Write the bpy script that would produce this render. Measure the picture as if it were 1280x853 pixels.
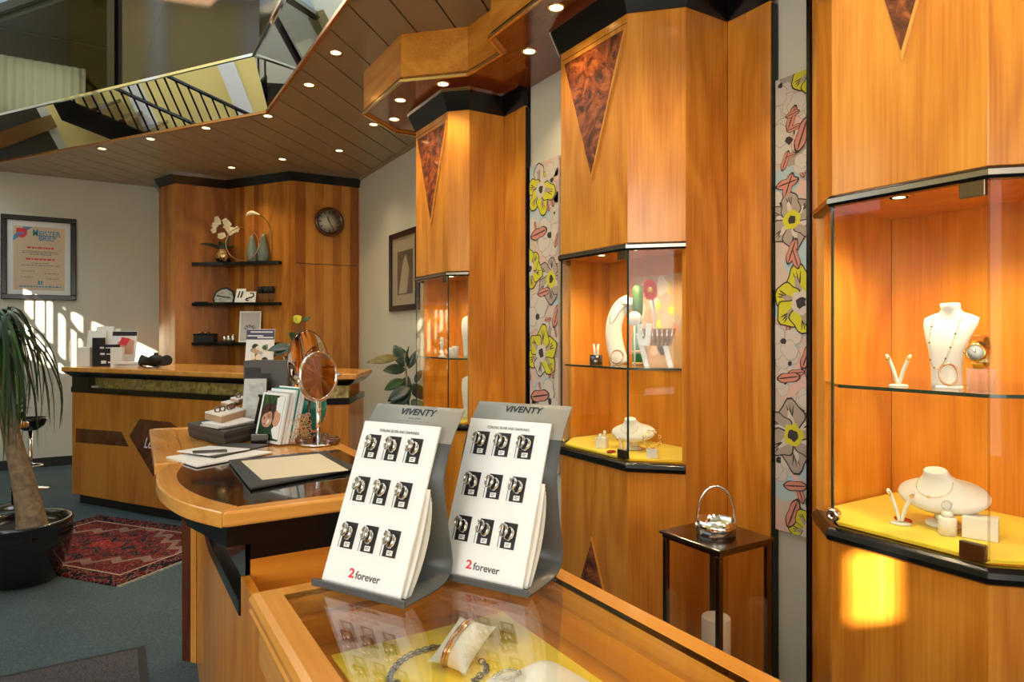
import bpy, bmesh, math, random
from mathutils import Vector, Matrix
random.seed(7)
PI = math.pi
for o in list(bpy.data.objects): bpy.data.objects.remove(o)
scene = bpy.context.scene
COL = scene.collection

# ------------------------------------------------------------------ camera
F, CX, CY, HC = 830.0, 640.0, 420.0, 1.30        # focal length in px, principal column, horizon row, eye height
YAW = math.atan(507 / 830)                        # camera turned from +Y (along the right wall) towards +X
SN, CS = math.sin(YAW), math.cos(YAW)
cam_d = bpy.data.cameras.new('camera'); cam = bpy.data.objects.new('camera', cam_d); COL.objects.link(cam)
cam.location = (0, 0, HC); cam.rotation_euler = (PI / 2, 0, -YAW)
cam_d.sensor_width = 36; cam_d.lens = F / 1280 * 36; cam_d.shift_y = -6.5 / 1280; cam_d.clip_start = .02
scene.camera = cam

# ------------------------------------------------------------------ sky, sun, daylight at the shop windows, exposure
w = bpy.data.worlds.new('sky'); scene.world = w; w.use_nodes = True
bg = w.node_tree.nodes['Background']; bg.inputs[0].default_value = (.62, .78, 1, 1); bg.inputs[1].default_value = 2.9
sun_d = bpy.data.lights.new('sun', 'SUN'); sun = bpy.data.objects.new('sun', sun_d); COL.objects.link(sun)
SUN = Vector((.62, .70, -.34)).normalized()
sun.rotation_euler = SUN.to_track_quat('-Z', 'Y').to_euler(); sun_d.energy = 40; sun_d.angle = .007; sun_d.color = (1, .86, .66)
sun.location = (-8, -9, 7)
def area(name, loc, direction, sx, sy, power, color):
    d = bpy.data.lights.new(name, 'AREA'); d.shape = 'RECTANGLE'; d.size = sx; d.size_y = sy; d.energy = power; d.color = color
    o = bpy.data.objects.new(name, d); COL.objects.link(o); o.location = loc
    o.rotation_euler = Vector(direction).to_track_quat('-Z', 'Y').to_euler(); return o
area('front_window_daylight', (-1.05, -3.42, 1.55), (0, 1, 0), 2.0, 2.3, 42, (1, .95, .88))
area('front_window_daylight.001', (1.15, -3.42, 1.55), (0, 1, 0), 1.6, 2.3, 7, (1, .95, .88))
area('side_window_daylight', (-3.22, -1.55, 2.1), (1, 0, 0), 3.4, 2.5, 155, (1, .96, .9))
scene.view_settings.view_transform = 'Standard'; scene.view_settings.look = 'None'
scene.view_settings.gamma = 1; scene.view_settings.use_curve_mapping = False
scene.view_settings.exposure = 0.0
scene.cycles.transparent_max_bounces = 24

# ------------------------------------------------------------------ pixel rays of the photograph -> room coordinates
def ray(px, py): 
    X, Z = (px - CX) / F, (CY - py) / F
    return (X * CS + SN, -X * SN + CS, Z)
def pz(px, py, z):
    r = ray(px, py); t = (z - HC) / r[2]; return Vector((r[0] * t, r[1] * t, z))
def pd(px, py, d):
    r = ray(px, py); return Vector((r[0] * d, r[1] * d, HC + r[2] * d))
def patx(px, py, x):
    r = ray(px, py); t = x / r[0]; return Vector((x, r[1] * t, HC + r[2] * t))
def paty(px, py, y):
    r = ray(px, py); t = y / r[1]; return Vector((r[0] * t, y, HC + r[2] * t))

# ------------------------------------------------------------------ materials
MATS = {}
def nodes(name):
    m = bpy.data.materials.new(name); m.use_nodes = True; MATS[name] = m
    nt = m.node_tree; return m, nt, nt.nodes['Principled BSDF']
def N(nt, kind, **kw):
    n = nt.nodes.new(kind)
    for k, v in kw.items():
        if k.startswith('i_'): n.inputs[k[2:].replace('_', ' ')].default_value = v
        else: setattr(n, k, v)
    return n
def plain(name, col, rough=.5, metal=0, coat=0, spec=.5, emit=None, es=0, sheen=0, bump=None, vary=0, vscale=8, trans=0, sss=0, rot=None):
    m, nt, b = nodes(name)
    b.inputs['Base Color'].default_value = (*col, 1); b.inputs['Roughness'].default_value = rough
    b.inputs['Metallic'].default_value = metal; b.inputs['Coat Weight'].default_value = coat; b.inputs['Coat Roughness'].default_value = .08
    b.inputs['Specular IOR Level'].default_value = spec; b.inputs['Sheen Weight'].default_value = sheen
    b.inputs['Transmission Weight'].default_value = trans
    if sss: b.inputs['Subsurface Weight'].default_value = sss; b.inputs['Subsurface Radius'].default_value = (.01, .006, .004)
    if emit: b.inputs['Emission Color'].default_value = (*emit, 1); b.inputs['Emission Strength'].default_value = es
    tc = N(nt, 'ShaderNodeTexCoord')
    if vary:
        n = N(nt, 'ShaderNodeTexNoise', i_Scale=vscale, i_Detail=4); nt.links.new(tc.outputs['Object'], n.inputs['Vector'])
        mx = N(nt, 'ShaderNodeMix', data_type='RGBA', blend_type='MULTIPLY'); mx.inputs[0].default_value = 1
        r = N(nt, 'ShaderNodeMapRange'); r.inputs['From Min'].default_value = .3; r.inputs['From Max'].default_value = .7
        r.inputs['To Min'].default_value = 1 - vary; r.inputs['To Max'].default_value = 1 + vary
        nt.links.new(n.outputs['Fac'], r.inputs['Value'])
        mx.inputs[6].default_value = (*col, 1); nt.links.new(r.outputs[0], mx.inputs[7]); nt.links.new(mx.outputs[2], b.inputs['Base Color'])
    if bump:
        n = N(nt, 'ShaderNodeTexNoise', i_Scale=bump[0], i_Detail=3); nt.links.new(tc.outputs['Object'], n.inputs['Vector'])
        bp = N(nt, 'ShaderNodeBump', i_Strength=bump[1], i_Distance=bump[2] if len(bump) > 2 else .003)
        nt.links.new(n.outputs['Fac'], bp.inputs['Height']); nt.links.new(bp.outputs[0], b.inputs['Normal'])
    return m
def wood(name, axis, light, mid, dark, rough=.28, coat=.35, strips=0, fig=1.0):
    """grain runs along `axis`; colour figure from stretched noise, fine pores from a finer one"""
    m, nt, b = nodes(name); L = nt.links.new
    tc = N(nt, 'ShaderNodeTexCoord'); oi = N(nt, 'ShaderNodeObjectInfo')
    off = N(nt, 'ShaderNodeVectorMath', operation='SCALE'); off.inputs[0].default_value = (7.3, 3.1, 5.7); L(oi.outputs['Random'], off.inputs['Scale'])
    add = N(nt, 'ShaderNodeVectorMath', operation='ADD'); L(tc.outputs['Object'], add.inputs[0]); L(off.outputs[0], add.inputs[1])
    def mp(across, along):
        q = N(nt, 'ShaderNodeMapping'); s = [across] * 3; s['xyz'.index(axis)] = along; q.inputs['Scale'].default_value = s
        L(add.outputs[0], q.inputs['Vector']); return q
    n1 = N(nt, 'ShaderNodeTexNoise', i_Scale=1, i_Detail=2, i_Distortion=.35); L(mp(4.6 * fig, .95).outputs[0], n1.inputs['Vector'])
    # growth rings: iso-lines of the stretched noise make the cathedral figure
    mul = N(nt, 'ShaderNodeMath', operation='MULTIPLY'); mul.inputs[1].default_value = 30; L(n1.outputs['Fac'], mul.inputs[0])
    sn = N(nt, 'ShaderNodeMath', operation='SINE'); L(mul.outputs[0], sn.inputs[0])
    n2 = N(nt, 'ShaderNodeTexNoise', i_Scale=1, i_Detail=3); L(mp(130, 3.5).outputs[0], n2.inputs['Vector'])
    n3 = N(nt, 'ShaderNodeTexNoise', i_Scale=1, i_Detail=2); L(mp(2.2, .8).outputs[0], n3.inputs['Vector'])
    def lin(src, k, base):
        q = N(nt, 'ShaderNodeMath', operation='MULTIPLY_ADD'); L(src, q.inputs[0]); q.inputs[1].default_value = k
        if isinstance(base, float): q.inputs[2].default_value = base
        else: L(base, q.inputs[2])
        return q.outputs[0]
    v = lin(sn.outputs[0], .085, .22); v = lin(n2.outputs['Fac'], .36, v); v = lin(n3.outputs['Fac'], .22, v)
    if strips:
        sx = N(nt, 'ShaderNodeSeparateXYZ'); L(tc.outputs['Object'], sx.inputs[0])
        s1 = N(nt, 'ShaderNodeMath', operation='SUBTRACT'); L(sx.outputs[0], s1.inputs[0]); L(sx.outputs[1], s1.inputs[1])
        s2 = N(nt, 'ShaderNodeMath', operation='MULTIPLY'); L(s1.outputs[0], s2.inputs[0]); s2.inputs[1].default_value = strips
        s3 = N(nt, 'ShaderNodeMath', operation='FLOOR'); L(s2.outputs[0], s3.inputs[0])
        wn = N(nt, 'ShaderNodeTexWhiteNoise', noise_dimensions='1D'); L(s3.outputs[0], wn.inputs['W'])
        v = lin(wn.outputs['Value'], .52, v); v = lin(v, 1.0, -.26)
    cr = N(nt, 'ShaderNodeValToRGB'); e = cr.color_ramp.elements
    e[0].position = .28; e[0].color = (*dark, 1); e[1].position = .74; e[1].color = (*light, 1)
    k = e.new(.5); k.color = (*mid, 1)
    L(v, cr.inputs[0]); L(cr.outputs[0], b.inputs['Base Color'])
    b.inputs['Roughness'].default_value = rough; b.inputs['Coat Weight'].default_value = coat; b.inputs['Coat Roughness'].default_value = .12
    bp = N(nt, 'ShaderNodeBump', i_Strength=.08, i_Distance=.001); L(n2.outputs['Fac'], bp.inputs['Height']); L(bp.outputs[0], b.inputs['Normal'])
    return m
def glass(name, tint=(.97, .985, .98), refl=1.0, rough=0.0, ior=1.5):
    """architectural pane: clear transmission without refraction, fresnel reflection"""
    m = bpy.data.materials.new(name); m.use_nodes = True; nt = m.node_tree; nt.nodes.clear(); L = nt.links.new; MATS[name] = m
    out = N(nt, 'ShaderNodeOutputMaterial'); tr = N(nt, 'ShaderNodeBsdfTransparent'); tr.inputs[0].default_value = (*tint, 1)
    gl = N(nt, 'ShaderNodeBsdfGlossy'); gl.inputs['Roughness'].default_value = rough; gl.inputs['Color'].default_value = (refl, refl, refl, 1)
    fr = N(nt, 'ShaderNodeFresnel', i_IOR=ior); mx = N(nt, 'ShaderNodeMixShader')
    ge = N(nt, 'ShaderNodeNewGeometry'); mr = N(nt, 'ShaderNodeMapRange'); mr.inputs['To Min'].default_value = ior; mr.inputs['To Max'].default_value = 1 / ior   # same fresnel on both faces of the pane
    L(ge.outputs['Backfacing'], mr.inputs['Value']); L(mr.outputs[0], fr.inputs['IOR'])
    L(fr.outputs[0], mx.inputs[0]); L(tr.outputs[0], mx.inputs[1]); L(gl.outputs[0], mx.inputs[2]); L(mx.outputs[0], out.inputs[0]); return m

for ax in 'xyz':
    wood('cherry_' + ax, ax, (.79, .362, .048), (.64, .235, .022), (.42, .125, .009))
    wood('edge_' + ax, ax, (.80, .40, .085), (.68, .295, .050), (.52, .19, .024), rough=.25, coat=.5)
    wood('walnut_' + ax, ax, (.16, .045, .012), (.10, .026, .008), (.06, .014, .005), rough=.22, coat=.6)
wood('counter_wood', 'z', (.62, .27, .040), (.49, .175, .020), (.32, .098, .009), coat=.2)
wood('unit_wood', 'z', (.58, .245, .040), (.44, .155, .020), (.29, .085, .010), strips=11, fig=.7, coat=.12)
wood('vitrine_wood', 'z', (.80, .34, .045), (.68, .25, .025), (.50, .15, .012))
wood('soffit_red', 'y', (.30, .060, .014), (.22, .040, .009), (.15, .025, .006), rough=.16, coat=.8)
def burl():
    m, nt, b = nodes('burl'); L = nt.links.new
    tc = N(nt, 'ShaderNodeTexCoord'); n = N(nt, 'ShaderNodeTexNoise', i_Scale=9, i_Detail=7, i_Distortion=2.4); L(tc.outputs['Object'], n.inputs['Vector'])
    n2 = N(nt, 'ShaderNodeTexVoronoi', i_Scale=26); 
    mxv = N(nt, 'ShaderNodeMix', data_type='VECTOR'); mxv.inputs[0].default_value = .35; L(tc.outputs['Object'], mxv.inputs[4]); L(n.outputs['Color'], mxv.inputs[5]); L(mxv.outputs[1], n2.inputs['Vector'])
    ad = N(nt, 'ShaderNodeMath', operation='MULTIPLY_ADD'); L(n2.outputs['Distance'], ad.inputs[0]); ad.inputs[1].default_value = .22; L(n.outputs['Fac'], ad.inputs[2])
    cr = N(nt, 'ShaderNodeValToRGB'); e = cr.color_ramp.elements; e[0].position = .42; e[0].color = (.045, .010, .004, 1); e[1].position = .80; e[1].color = (.40, .10, .02, 1)
    k = e.new(.6); k.color = (.17, .035, .009, 1); L(ad.outputs[0], cr.inputs[0]); L(cr.outputs[0], b.inputs['Base Color'])
    b.inputs['Roughness'].default_value = .25; b.inputs['Coat Weight'].default_value = .5
burl()
plain('black_lacquer', (.0035, .0035, .004), .22, coat=.15, spec=.35)
plain('black_matte', (.012, .012, .012), .55)
plain('charcoal', (.035, .035, .036), .5)
plain('plaster', (.645, .63, .53), .9, bump=(120, .06, .002), vary=.03, vscale=3)
plain('plaster_warm', (.62, .55, .42), .9, bump=(120, .06, .002), vary=.03, vscale=3)
plain('plaster_yellow', (.86, .69, .24), .9, vary=.05, vscale=2)
plain('plaster_olive', (.20, .17, .07), .9)
plain('plaster_brown', (.17, .12, .085), .5)
plain('plaster_skylit', (.35, .45, .55), .9)  # blue of the sky light put into the plaster colour
plain('white_paint', (.80, .80, .77), .5)
plain('ceiling_plank', (.345, .27, .165), .34, coat=.15, vary=.04, vscale=2)
plain('brass_trim', (.85, .66, .36), .22, metal=1)
plain('copper_trim', (.70, .36, .19), .25, metal=1)
plain('chrome', (.86, .86, .86), .08, metal=1)
plain('steel_dark', (.16, .14, .13), .16, metal=1)
plain('strip_metal', (.42, .37, .30), .25, metal=1)
plain('bronze_clip', (.22, .16, .09), .3, metal=1)
plain('mirror', (.93, .92, .90), .01, metal=1)
plain('brown_mirror', (.050, .032, .022), .10, coat=.3)
plain('mirror_tint', (.66, .54, .46), .01, metal=1)  # brown of the reflected wood put into the mirror colour
plain('gold', (.95, .62, .20), .16, metal=1)
plain('silver', (.74, .71, .67), .16, metal=1)
plain('rose_gold', (.82, .45, .30), .18, metal=1)
plain('leatherette', (.83, .80, .73), .5, sss=.05)
plain('satin_white', (.85, .84, .80), .38, sheen=.3, bump=(60, .1, .002))
plain('frost_white', (.83, .80, .74), .55)
plain('white_card', (.86, .87, .86), .42, coat=.12)
plain('paper', (.80, .79, .75), .7)
plain('paper_grey', (.52, .52, .50), .7)
plain('yellow_cloth', (.90, .66, .018), .75, sheen=.2, bump=(400, .12, .001))
plain('red_enamel', (.45, .012, .02), .25, coat=.5)
plain('ink_black', (.012, .012, .014), .5)
plain('ink_grey', (.09, .09, .09), .6)
plain('ink_red', (.75, .03, .05), .5)
plain('ink_blue', (.06, .30, .48), .6)
plain('display_grey', (.075, .082, .088), .36, coat=.15, bump=(500, .05, .0005))
plain('display_flap', (.30, .30, .265), .42)  # paler than the sheet below: reflected light put into the colour
plain('cream_leather', (.72, .64, .46), .6, bump=(300, .15, .001))
plain('pad_black', (.035, .042, .05), .38, bump=(260, .1, .001))
plain('smoked_top', (.010, .008, .007), .015, coat=1)
plain('candle_wax', (.80, .76, .68), .5, sss=.2)
plain('vase_sage', (.17, .22, .19), .22, coat=.6, vary=.12, vscale=20)
plain('vase_green', (.02, .20, .08), .08, coat=.8)
plain('teal', (.01, .28, .27), .2, coat=.5)
plain('lace_beige', (.55, .34, .17), .7)
plain('tortoise', (.10, .035, .012), .15, coat=.6, vary=.8, vscale=60)
plain('leaf_dark', (.012, .040, .015), .35, coat=.2, vary=.25, vscale=12)
plain('leaf_mid', (.045, .115, .030), .38, coat=.15, vary=.3, vscale=12)
plain('leaf_rib', (.16, .24, .07), .5)
plain('leaf_worn', (.16, .13, .03), .45, vary=.4, vscale=30)
plain('petal_white', (.85, .76, .58), .6, sss=.1)
plain('petal_yellow', (.62, .66, .05), .5)
plain('petal_red', (.62, .03, .025), .5)
plain('pollen', (.75, .50, .05), .7)
plain('bark', (.26, .185, .115), .9, bump=(50, .9, .01), vary=.35, vscale=30)
plain('soil', (.03, .02, .014), .95, bump=(80, .8, .01))
plain('pot_black', (.006, .006, .007), .12, coat=.8)
plain('pot_gold', (.55, .36, .16), .18, metal=1, bump=(18, .8, .02))
plain('stone_agate', (.40, .43, .42), .3, vary=.35, vscale=30)
plain('skin_print', (.60, .32, .20), .6)
plain('hair_print', (.055, .018, .010), .6)
plain('fabric_ground', (.60, .49, .40), .85, sheen=.2, vary=.06, vscale=14)
plain('fab_yellow', (.62, .58, .03), .85)
plain('fab_dark', (.045, .036, .032), .85)
plain('fab_white', (.62, .56, .49), .85)
plain('fab_pink', (.62, .25, .19), .85)
plain('fab_blush', (.70, .47, .40), .85)
plain('fab_blue', (.42, .55, .58), .85)
plain('fab_taupe', (.40, .33, .27), .85)
plain('lamp_glow', (1, .9, .7), .5, emit=(1, .66, .28), es=6)
plain('lamp_glow_small', (1, .9, .7), .5, emit=(1, .72, .36), es=11)
plain('curtain_sheer', (.85, .85, .82), .9, trans=0)
plain('fringe', (.62, .50, .36), .9)
plain('window_blind', (.8, .79, .75), .9)
glass('glass', (.975, .985, .975), ior=1.24)
glass('glass_top', (.97, .985, .97), ior=1.42)
glass('glass_smoked', (.56, .50, .33), ior=1.18)
glass('glass_lantern', (.93, .90, .87), ior=1.45)
glass('glass_shelf', (.90, .96, .93))
glass('acrylic', (.86, .84, .80), .9, .12)
plain('glass_edge', (.015, .045, .035), .1, coat=.5)
def curtain():
    m = bpy.data.materials.new('sheer'); m.use_nodes = True; nt = m.node_tree; nt.nodes.clear(); MATS['sheer'] = m
    out = N(nt, 'ShaderNodeOutputMaterial'); a = N(nt, 'ShaderNodeBsdfTranslucent'); a.inputs[0].default_value = (.9, .92, .95, 1)
    d = N(nt, 'ShaderNodeBsdfDiffuse'); d.inputs[0].default_value = (.8, .8, .8, 1); mx = N(nt, 'ShaderNodeMixShader'); mx.inputs[0].default_value = .3
    nt.links.new(a.outputs[0], mx.inputs[1]); nt.links.new(d.outputs[0], mx.inputs[2]); nt.links.new(mx.outputs[0], out.inputs[0])
curtain()
def carpet(name, c1, c2, scale, bumpd):
    m, nt, b = nodes(name); L = nt.links.new; tc = N(nt, 'ShaderNodeTexCoord')
    n = N(nt, 'ShaderNodeTexNoise', i_Scale=scale, i_Detail=2); L(tc.outputs['Object'], n.inputs['Vector'])
    n2 = N(nt, 'ShaderNodeTexNoise', i_Scale=2.2, i_Detail=4); L(tc.outputs['Object'], n2.inputs['Vector'])
    a = N(nt, 'ShaderNodeMath', operation='MULTIPLY_ADD'); L(n.outputs['Fac'], a.inputs[0]); a.inputs[1].default_value = .75
    a2 = N(nt, 'ShaderNodeMath', operation='MULTIPLY'); L(n2.outputs['Fac'], a2.inputs[0]); a2.inputs[1].default_value = .3; L(a2.outputs[0], a.inputs[2])
    cr = N(nt, 'ShaderNodeValToRGB'); e = cr.color_ramp.elements; e[0].position = .38; e[0].color = (*c1, 1); e[1].position = .68; e[1].color = (*c2, 1)
    L(a.outputs[0], cr.inputs[0]); L(cr.outputs[0], b.inputs['Base Color']); b.inputs['Roughness'].default_value = .95; b.inputs['Specular IOR Level'].default_value = .1
    bp = N(nt, 'ShaderNodeBump', i_Strength=.5, i_Distance=bumpd); L(n.outputs['Fac'], bp.inputs['Height']); L(bp.outputs[0], b.inputs['Normal'])
carpet('carpet', (.050, .076, .083), (.098, .132, .138), 170, .004)
carpet('mat_fibre', (.035, .032, .034), (.13, .12, .125), 260, .004)
def rug_mat(W, H):
    m, nt, b = nodes('rug'); L = nt.links.new; tc = N(nt, 'ShaderNodeTexCoord'); sx = N(nt, 'ShaderNodeSeparateXYZ'); L(tc.outputs['Object'], sx.inputs[0])
    def M(op, a, c=None, k=None):
        q = N(nt, 'ShaderNodeMath', operation=op)
        for i, v in enumerate((a, c, k)):
            if v is None: continue
            if isinstance(v, (int, float)): q.inputs[i].default_value = v
            else: L(v, q.inputs[i])
        return q.outputs[0]
    ax = M('ABSOLUTE', sx.outputs[0]); ay = M('ABSOLUTE', sx.outputs[1])
    ex = M('SUBTRACT', W / 2, ax); ey = M('SUBTRACT', H / 2, ay); ed = M('MINIMUM', ex, ey)         # distance to the rug's edge
    zz = M('MULTIPLY', M('ABSOLUTE', M('SUBTRACT', M('FRACT', M('MULTIPLY', sx.outputs[0], 7.0)), .5)), .16)
    dia = M('ADD', M('ADD', M('MULTIPLY', ax, .55), ay), zz)                                              # stepped diamond field
    v = N(nt, 'ShaderNodeTexVoronoi', i_Scale=26, distance='MANHATTAN'); L(tc.outputs['Object'], v.inputs['Vector'])
    nz = N(nt, 'ShaderNodeTexNoise', i_Scale=40, i_Detail=2); L(tc.outputs['Object'], nz.inputs['Vector'])
    rnd = M('MULTIPLY_ADD', v.outputs['Distance'], .5, M('MULTIPLY', nz.outputs['Fac'], .45))
    cr = N(nt, 'ShaderNodeValToRGB'); cr.color_ramp.interpolation = 'CONSTANT'; e = cr.color_ramp.elements
    e[0].position = 0; e[0].color = (.012, .012, .022, 1); e[1].position = .36; e[1].color = (.13, .013, .012, 1)
    for p, c in ((.48, (.21, .02, .018)), (.56, (.30, .20, .14)), (.62, (.02, .015, .022))): k = e.new(p); k.color = (*c, 1)
    L(rnd, cr.inputs[0])
    fr = N(nt, 'ShaderNodeValToRGB'); fr.color_ramp.interpolation = 'CONSTANT'; e = fr.color_ramp.elements
    e[0].position = 0; e[0].color = (.36, .25, .19, 1); e[1].position = .035; e[1].color = (.36, .03, .025, 1)
    for p, c in ((.12, (.03, .018, .03)), (.17, (.19, .02, .018)), (.25, (.015, .013, .02)), (.30, (.16, .02, .018)), (.37, (.34, .22, .17)), (.43, (.14, .016, .016))): k = e.new(p); k.color = (*c, 1)
    L(dia, fr.inputs[0])
    mx = N(nt, 'ShaderNodeMix', data_type='RGBA'); mx.inputs[0].default_value = .42; L(fr.outputs[0], mx.inputs[6]); L(cr.outputs[0], mx.inputs[7])
    bo = N(nt, 'ShaderNodeValToRGB'); bo.color_ramp.interpolation = 'CONSTANT'; e = bo.color_ramp.elements
    e[0].position = 0; e[0].color = (1, 1, 1, 1); e[1].position = .115; e[1].color = (0, 0, 0, 1)
    L(ed, bo.inputs[0])
    mb_ = N(nt, 'ShaderNodeMix', data_type='RGBA'); L(bo.outputs[0], mb_.inputs[0]); L(mx.outputs[2], mb_.inputs[6])
    dk = N(nt, 'ShaderNodeMix', data_type='RGBA', blend_type='MULTIPLY'); dk.inputs[0].default_value = 1; L(cr.outputs[0], dk.inputs[6]); dk.inputs[7].default_value = (.8, .7, .7, 1); L(dk.outputs[2], mb_.inputs[7])
    st = M('LESS_THAN', M('ABSOLUTE', M('SUBTRACT', ed, .115)), .006)
    ms = N(nt, 'ShaderNodeMix', data_type='RGBA'); L(st, ms.inputs[0]); L(mb_.outputs[2], ms.inputs[6]); ms.inputs[7].default_value = (.45, .33, .24, 1)
    L(ms.outputs[2], b.inputs['Base Color']); b.inputs['Roughness'].default_value = .95; b.inputs['Specular IOR Level'].default_value = .1
def foil():
    m, nt, b = nodes('gold_foil'); L = nt.links.new; tc = N(nt, 'ShaderNodeTexCoord')
    n = N(nt, 'ShaderNodeTexNoise', i_Scale=16, i_Detail=6, i_Distortion=1.5); L(tc.outputs['Object'], n.inputs['Vector'])
    cr = N(nt, 'ShaderNodeValToRGB'); e = cr.color_ramp.elements; e[0].position = .35; e[0].color = (.26, .20, .06, 1); e[1].position = .7; e[1].color = (.78, .64, .25, 1)
    L(n.outputs['Fac'], cr.inputs[0]); L(cr.outputs[0], b.inputs['Base Color']); b.inputs['Roughness'].default_value = .3; b.inputs['Metallic'].default_value = .5
foil()

# ------------------------------------------------------------------ mesh builder
def V(*a): return Vector(a)
def frame(n, up=(0, 0, 1)):
    n = Vector(n).normalized(); u = Vector(up)
    if abs(n.dot(u)) > .98: u = Vector((1, 0, 0))
    x = u.cross(n).normalized(); return x, n.cross(x).normalized(), n
class MB:
    def __init__(s): s.v = []; s.f = []; s.m = []; s.sm = []; s.cur = 0
    def add(s, vs, fs, smooth=False):
        b = len(s.v); s.v += [Vector(p) for p in vs]
        for f in fs: s.f.append([b + i for i in f]); s.m.append(s.cur); s.sm.append(smooth)
        return s
    def mat(s, i): s.cur = i; return s
    def hexa(s, p): return s.add(p, [(0, 3, 2, 1), (4, 5, 6, 7), (0, 1, 5, 4), (1, 2, 6, 5), (2, 3, 7, 6), (3, 0, 4, 7)])
    def box(s, x0, y0, z0, x1, y1, z1): return s.prism([(x0, y0), (x1, y0), (x1, y1), (x0, y1)], z0, z1)
    def cbox(s, c, sx, sy, sz, rz=0):
        c_, n = math.cos(rz), math.sin(rz)
        pl = [(c[0] + a * sx / 2 * c_ - b * sy / 2 * n, c[1] + a * sx / 2 * n + b * sy / 2 * c_) for a, b in ((-1, -1), (1, -1), (1, 1), (-1, 1))]
        return s.prism(pl, c[2], c[2] + sz)
    def obox(s, c, a, b, n):      # centre and three half-axis vectors
        c, a, b, n = Vector(c), Vector(a), Vector(b), Vector(n)
        return s.hexa([c - a - b - n, c + a - b - n, c + a + b - n, c - a + b - n, c - a - b + n, c + a - b + n, c + a + b + n, c - a + b + n])
    def prism(s, poly, z0, z1, poly1=None):
        k = len(poly); p1 = poly1 or poly
        return s.add([(p[0], p[1], z0) for p in poly] + [(p[0], p[1], z1) for p in p1],
                     [list(range(k))[::-1], list(range(k, 2 * k))] + [(i, (i + 1) % k, k + (i + 1) % k, k + i) for i in range(k)])
    def solid(s, pts, ext):       # planar 3-D polygon thickened along ext
        k = len(pts); e = Vector(ext)
        return s.add(list(pts) + [Vector(p) + e for p in pts], [list(range(k))[::-1], list(range(k, 2 * k))] + [(i, (i + 1) % k, k + (i + 1) % k, k + i) for i in range(k)])
    def slab(s, p, q, z0, z1, t, o=0):   # upright board from p to q; thickness t to the right of p->q, starting at offset o
        d = (Vector(q[:2]) - Vector(p[:2])).normalized(); n = Vector((d.y, -d.x)); P = Vector(p[:2]) + n * o; Q = Vector(q[:2]) + n * o
        return s.prism([P, Q, Q + n * t, P + n * t], z0, z1)
    def facepoly(s, p, q, pts, o0, o1):  # polygon (distance from p, z) on the upright plane p-q, between two offsets to the right
        d = (Vector(q[:2]) - Vector(p[:2])).normalized(); n = Vector((d.y, -d.x))
        P = [(p[0] + d.x * a + n.x * o0, p[1] + d.y * a + n.y * o0, z) for a, z in pts]
        return s.solid(P, (n.x * (o1 - o0), n.y * (o1 - o0), 0))
    def sweep(s, path, prof, side=1, closed=False):   # profile (outward, z) along a plan path with mitred corners
        P = [Vector(p[:2]) for p in path]; k = len(P); vs = []
        for i in range(k):
            ds = []
            if i > 0 or closed: ds.append((P[i] - P[i - 1]).normalized())
            if i < k - 1 or closed: ds.append((P[(i + 1) % k] - P[i]).normalized())
            ns = [Vector((d.y, -d.x)) * side for d in ds]
            m = ns[0] if len(ns) == 1 else (ns[0] + ns[1]) / (1 + ns[0].dot(ns[1]))
            vs += [(P[i].x + m.x * o, P[i].y + m.y * o, z) for o, z in prof]
        r = len(prof); fs = []
        for i in range(k if closed else k - 1):
            for j in range(r): a = i * r; b = ((i + 1) % k) * r; fs.append((a + j, a + (j + 1) % r, b + (j + 1) % r, b + j))
        if not closed: fs += [list(range(r))[::-1], list(range((k - 1) * r, k * r))]
        return s.add(vs, fs)
    def tube(s, path, r, seg=8, closed=False, caps=True, flat=1.0):
        P = [Vector(p) for p in path]; k = len(P); R = r if isinstance(r, (list, tuple)) else [r] * k; vs = []; px = None
        for i in range(k):
            t = (P[(i + 1) % k] - P[i - 1]) if closed else (P[min(i + 1, k - 1)] - P[max(i - 1, 0)])
            if t.length < 1e-9: t = V(0, 0, 1)
            t.normalize()
            if px is None: px = frame(t)[0]
            px = (px - t * px.dot(t)); px = px.normalized() if px.length > 1e-6 else frame(t)[0]
            py = t.cross(px)
            vs += [P[i] + (px * math.cos(2 * PI * j / seg) + py * (flat * math.sin(2 * PI * j / seg))) * R[i] for j in range(seg)]
        fs = [(i * seg + j, i * seg + (j + 1) % seg, ((i + 1) % k) * seg + (j + 1) % seg, ((i + 1) % k) * seg + j) for i in range(k if closed else k - 1) for j in range(seg)]
        s.add(vs, fs, True)
        if caps and not closed: b = len(s.v) - k * seg; s.f += [[b + j for j in range(seg)][::-1], [b + (k - 1) * seg + j for j in range(seg)]]; s.m += [s.cur] * 2; s.sm += [False] * 2
        return s
    def lathe(s, prof, seg=20, c=(0, 0, 0), ax=None, sx=1, sy=1, smooth=True, caps=True):
        X, Y, Z = ax or (V(1, 0, 0), V(0, 1, 0), V(0, 0, 1)); c = Vector(c); k = len(prof); vs = []
        for r, z in prof: vs += [c + X * (r * sx * math.cos(2 * PI * j / seg)) + Y * (r * sy * math.sin(2 * PI * j / seg)) + Z * z for j in range(seg)]
        s.add(vs, [(i * seg + j, i * seg + (j + 1) % seg, (i + 1) * seg + (j + 1) % seg, (i + 1) * seg + j) for i in range(k - 1) for j in range(seg)], smooth)
        b = len(s.v) - k * seg
        for e, rr in ((0, prof[0][0]), (k - 1, prof[-1][0])):
            if caps and rr > 1e-5: f = [b + e * seg + j for j in range(seg)]; s.f.append(f if e else f[::-1]); s.m.append(s.cur); s.sm.append(False)
        return s
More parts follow.
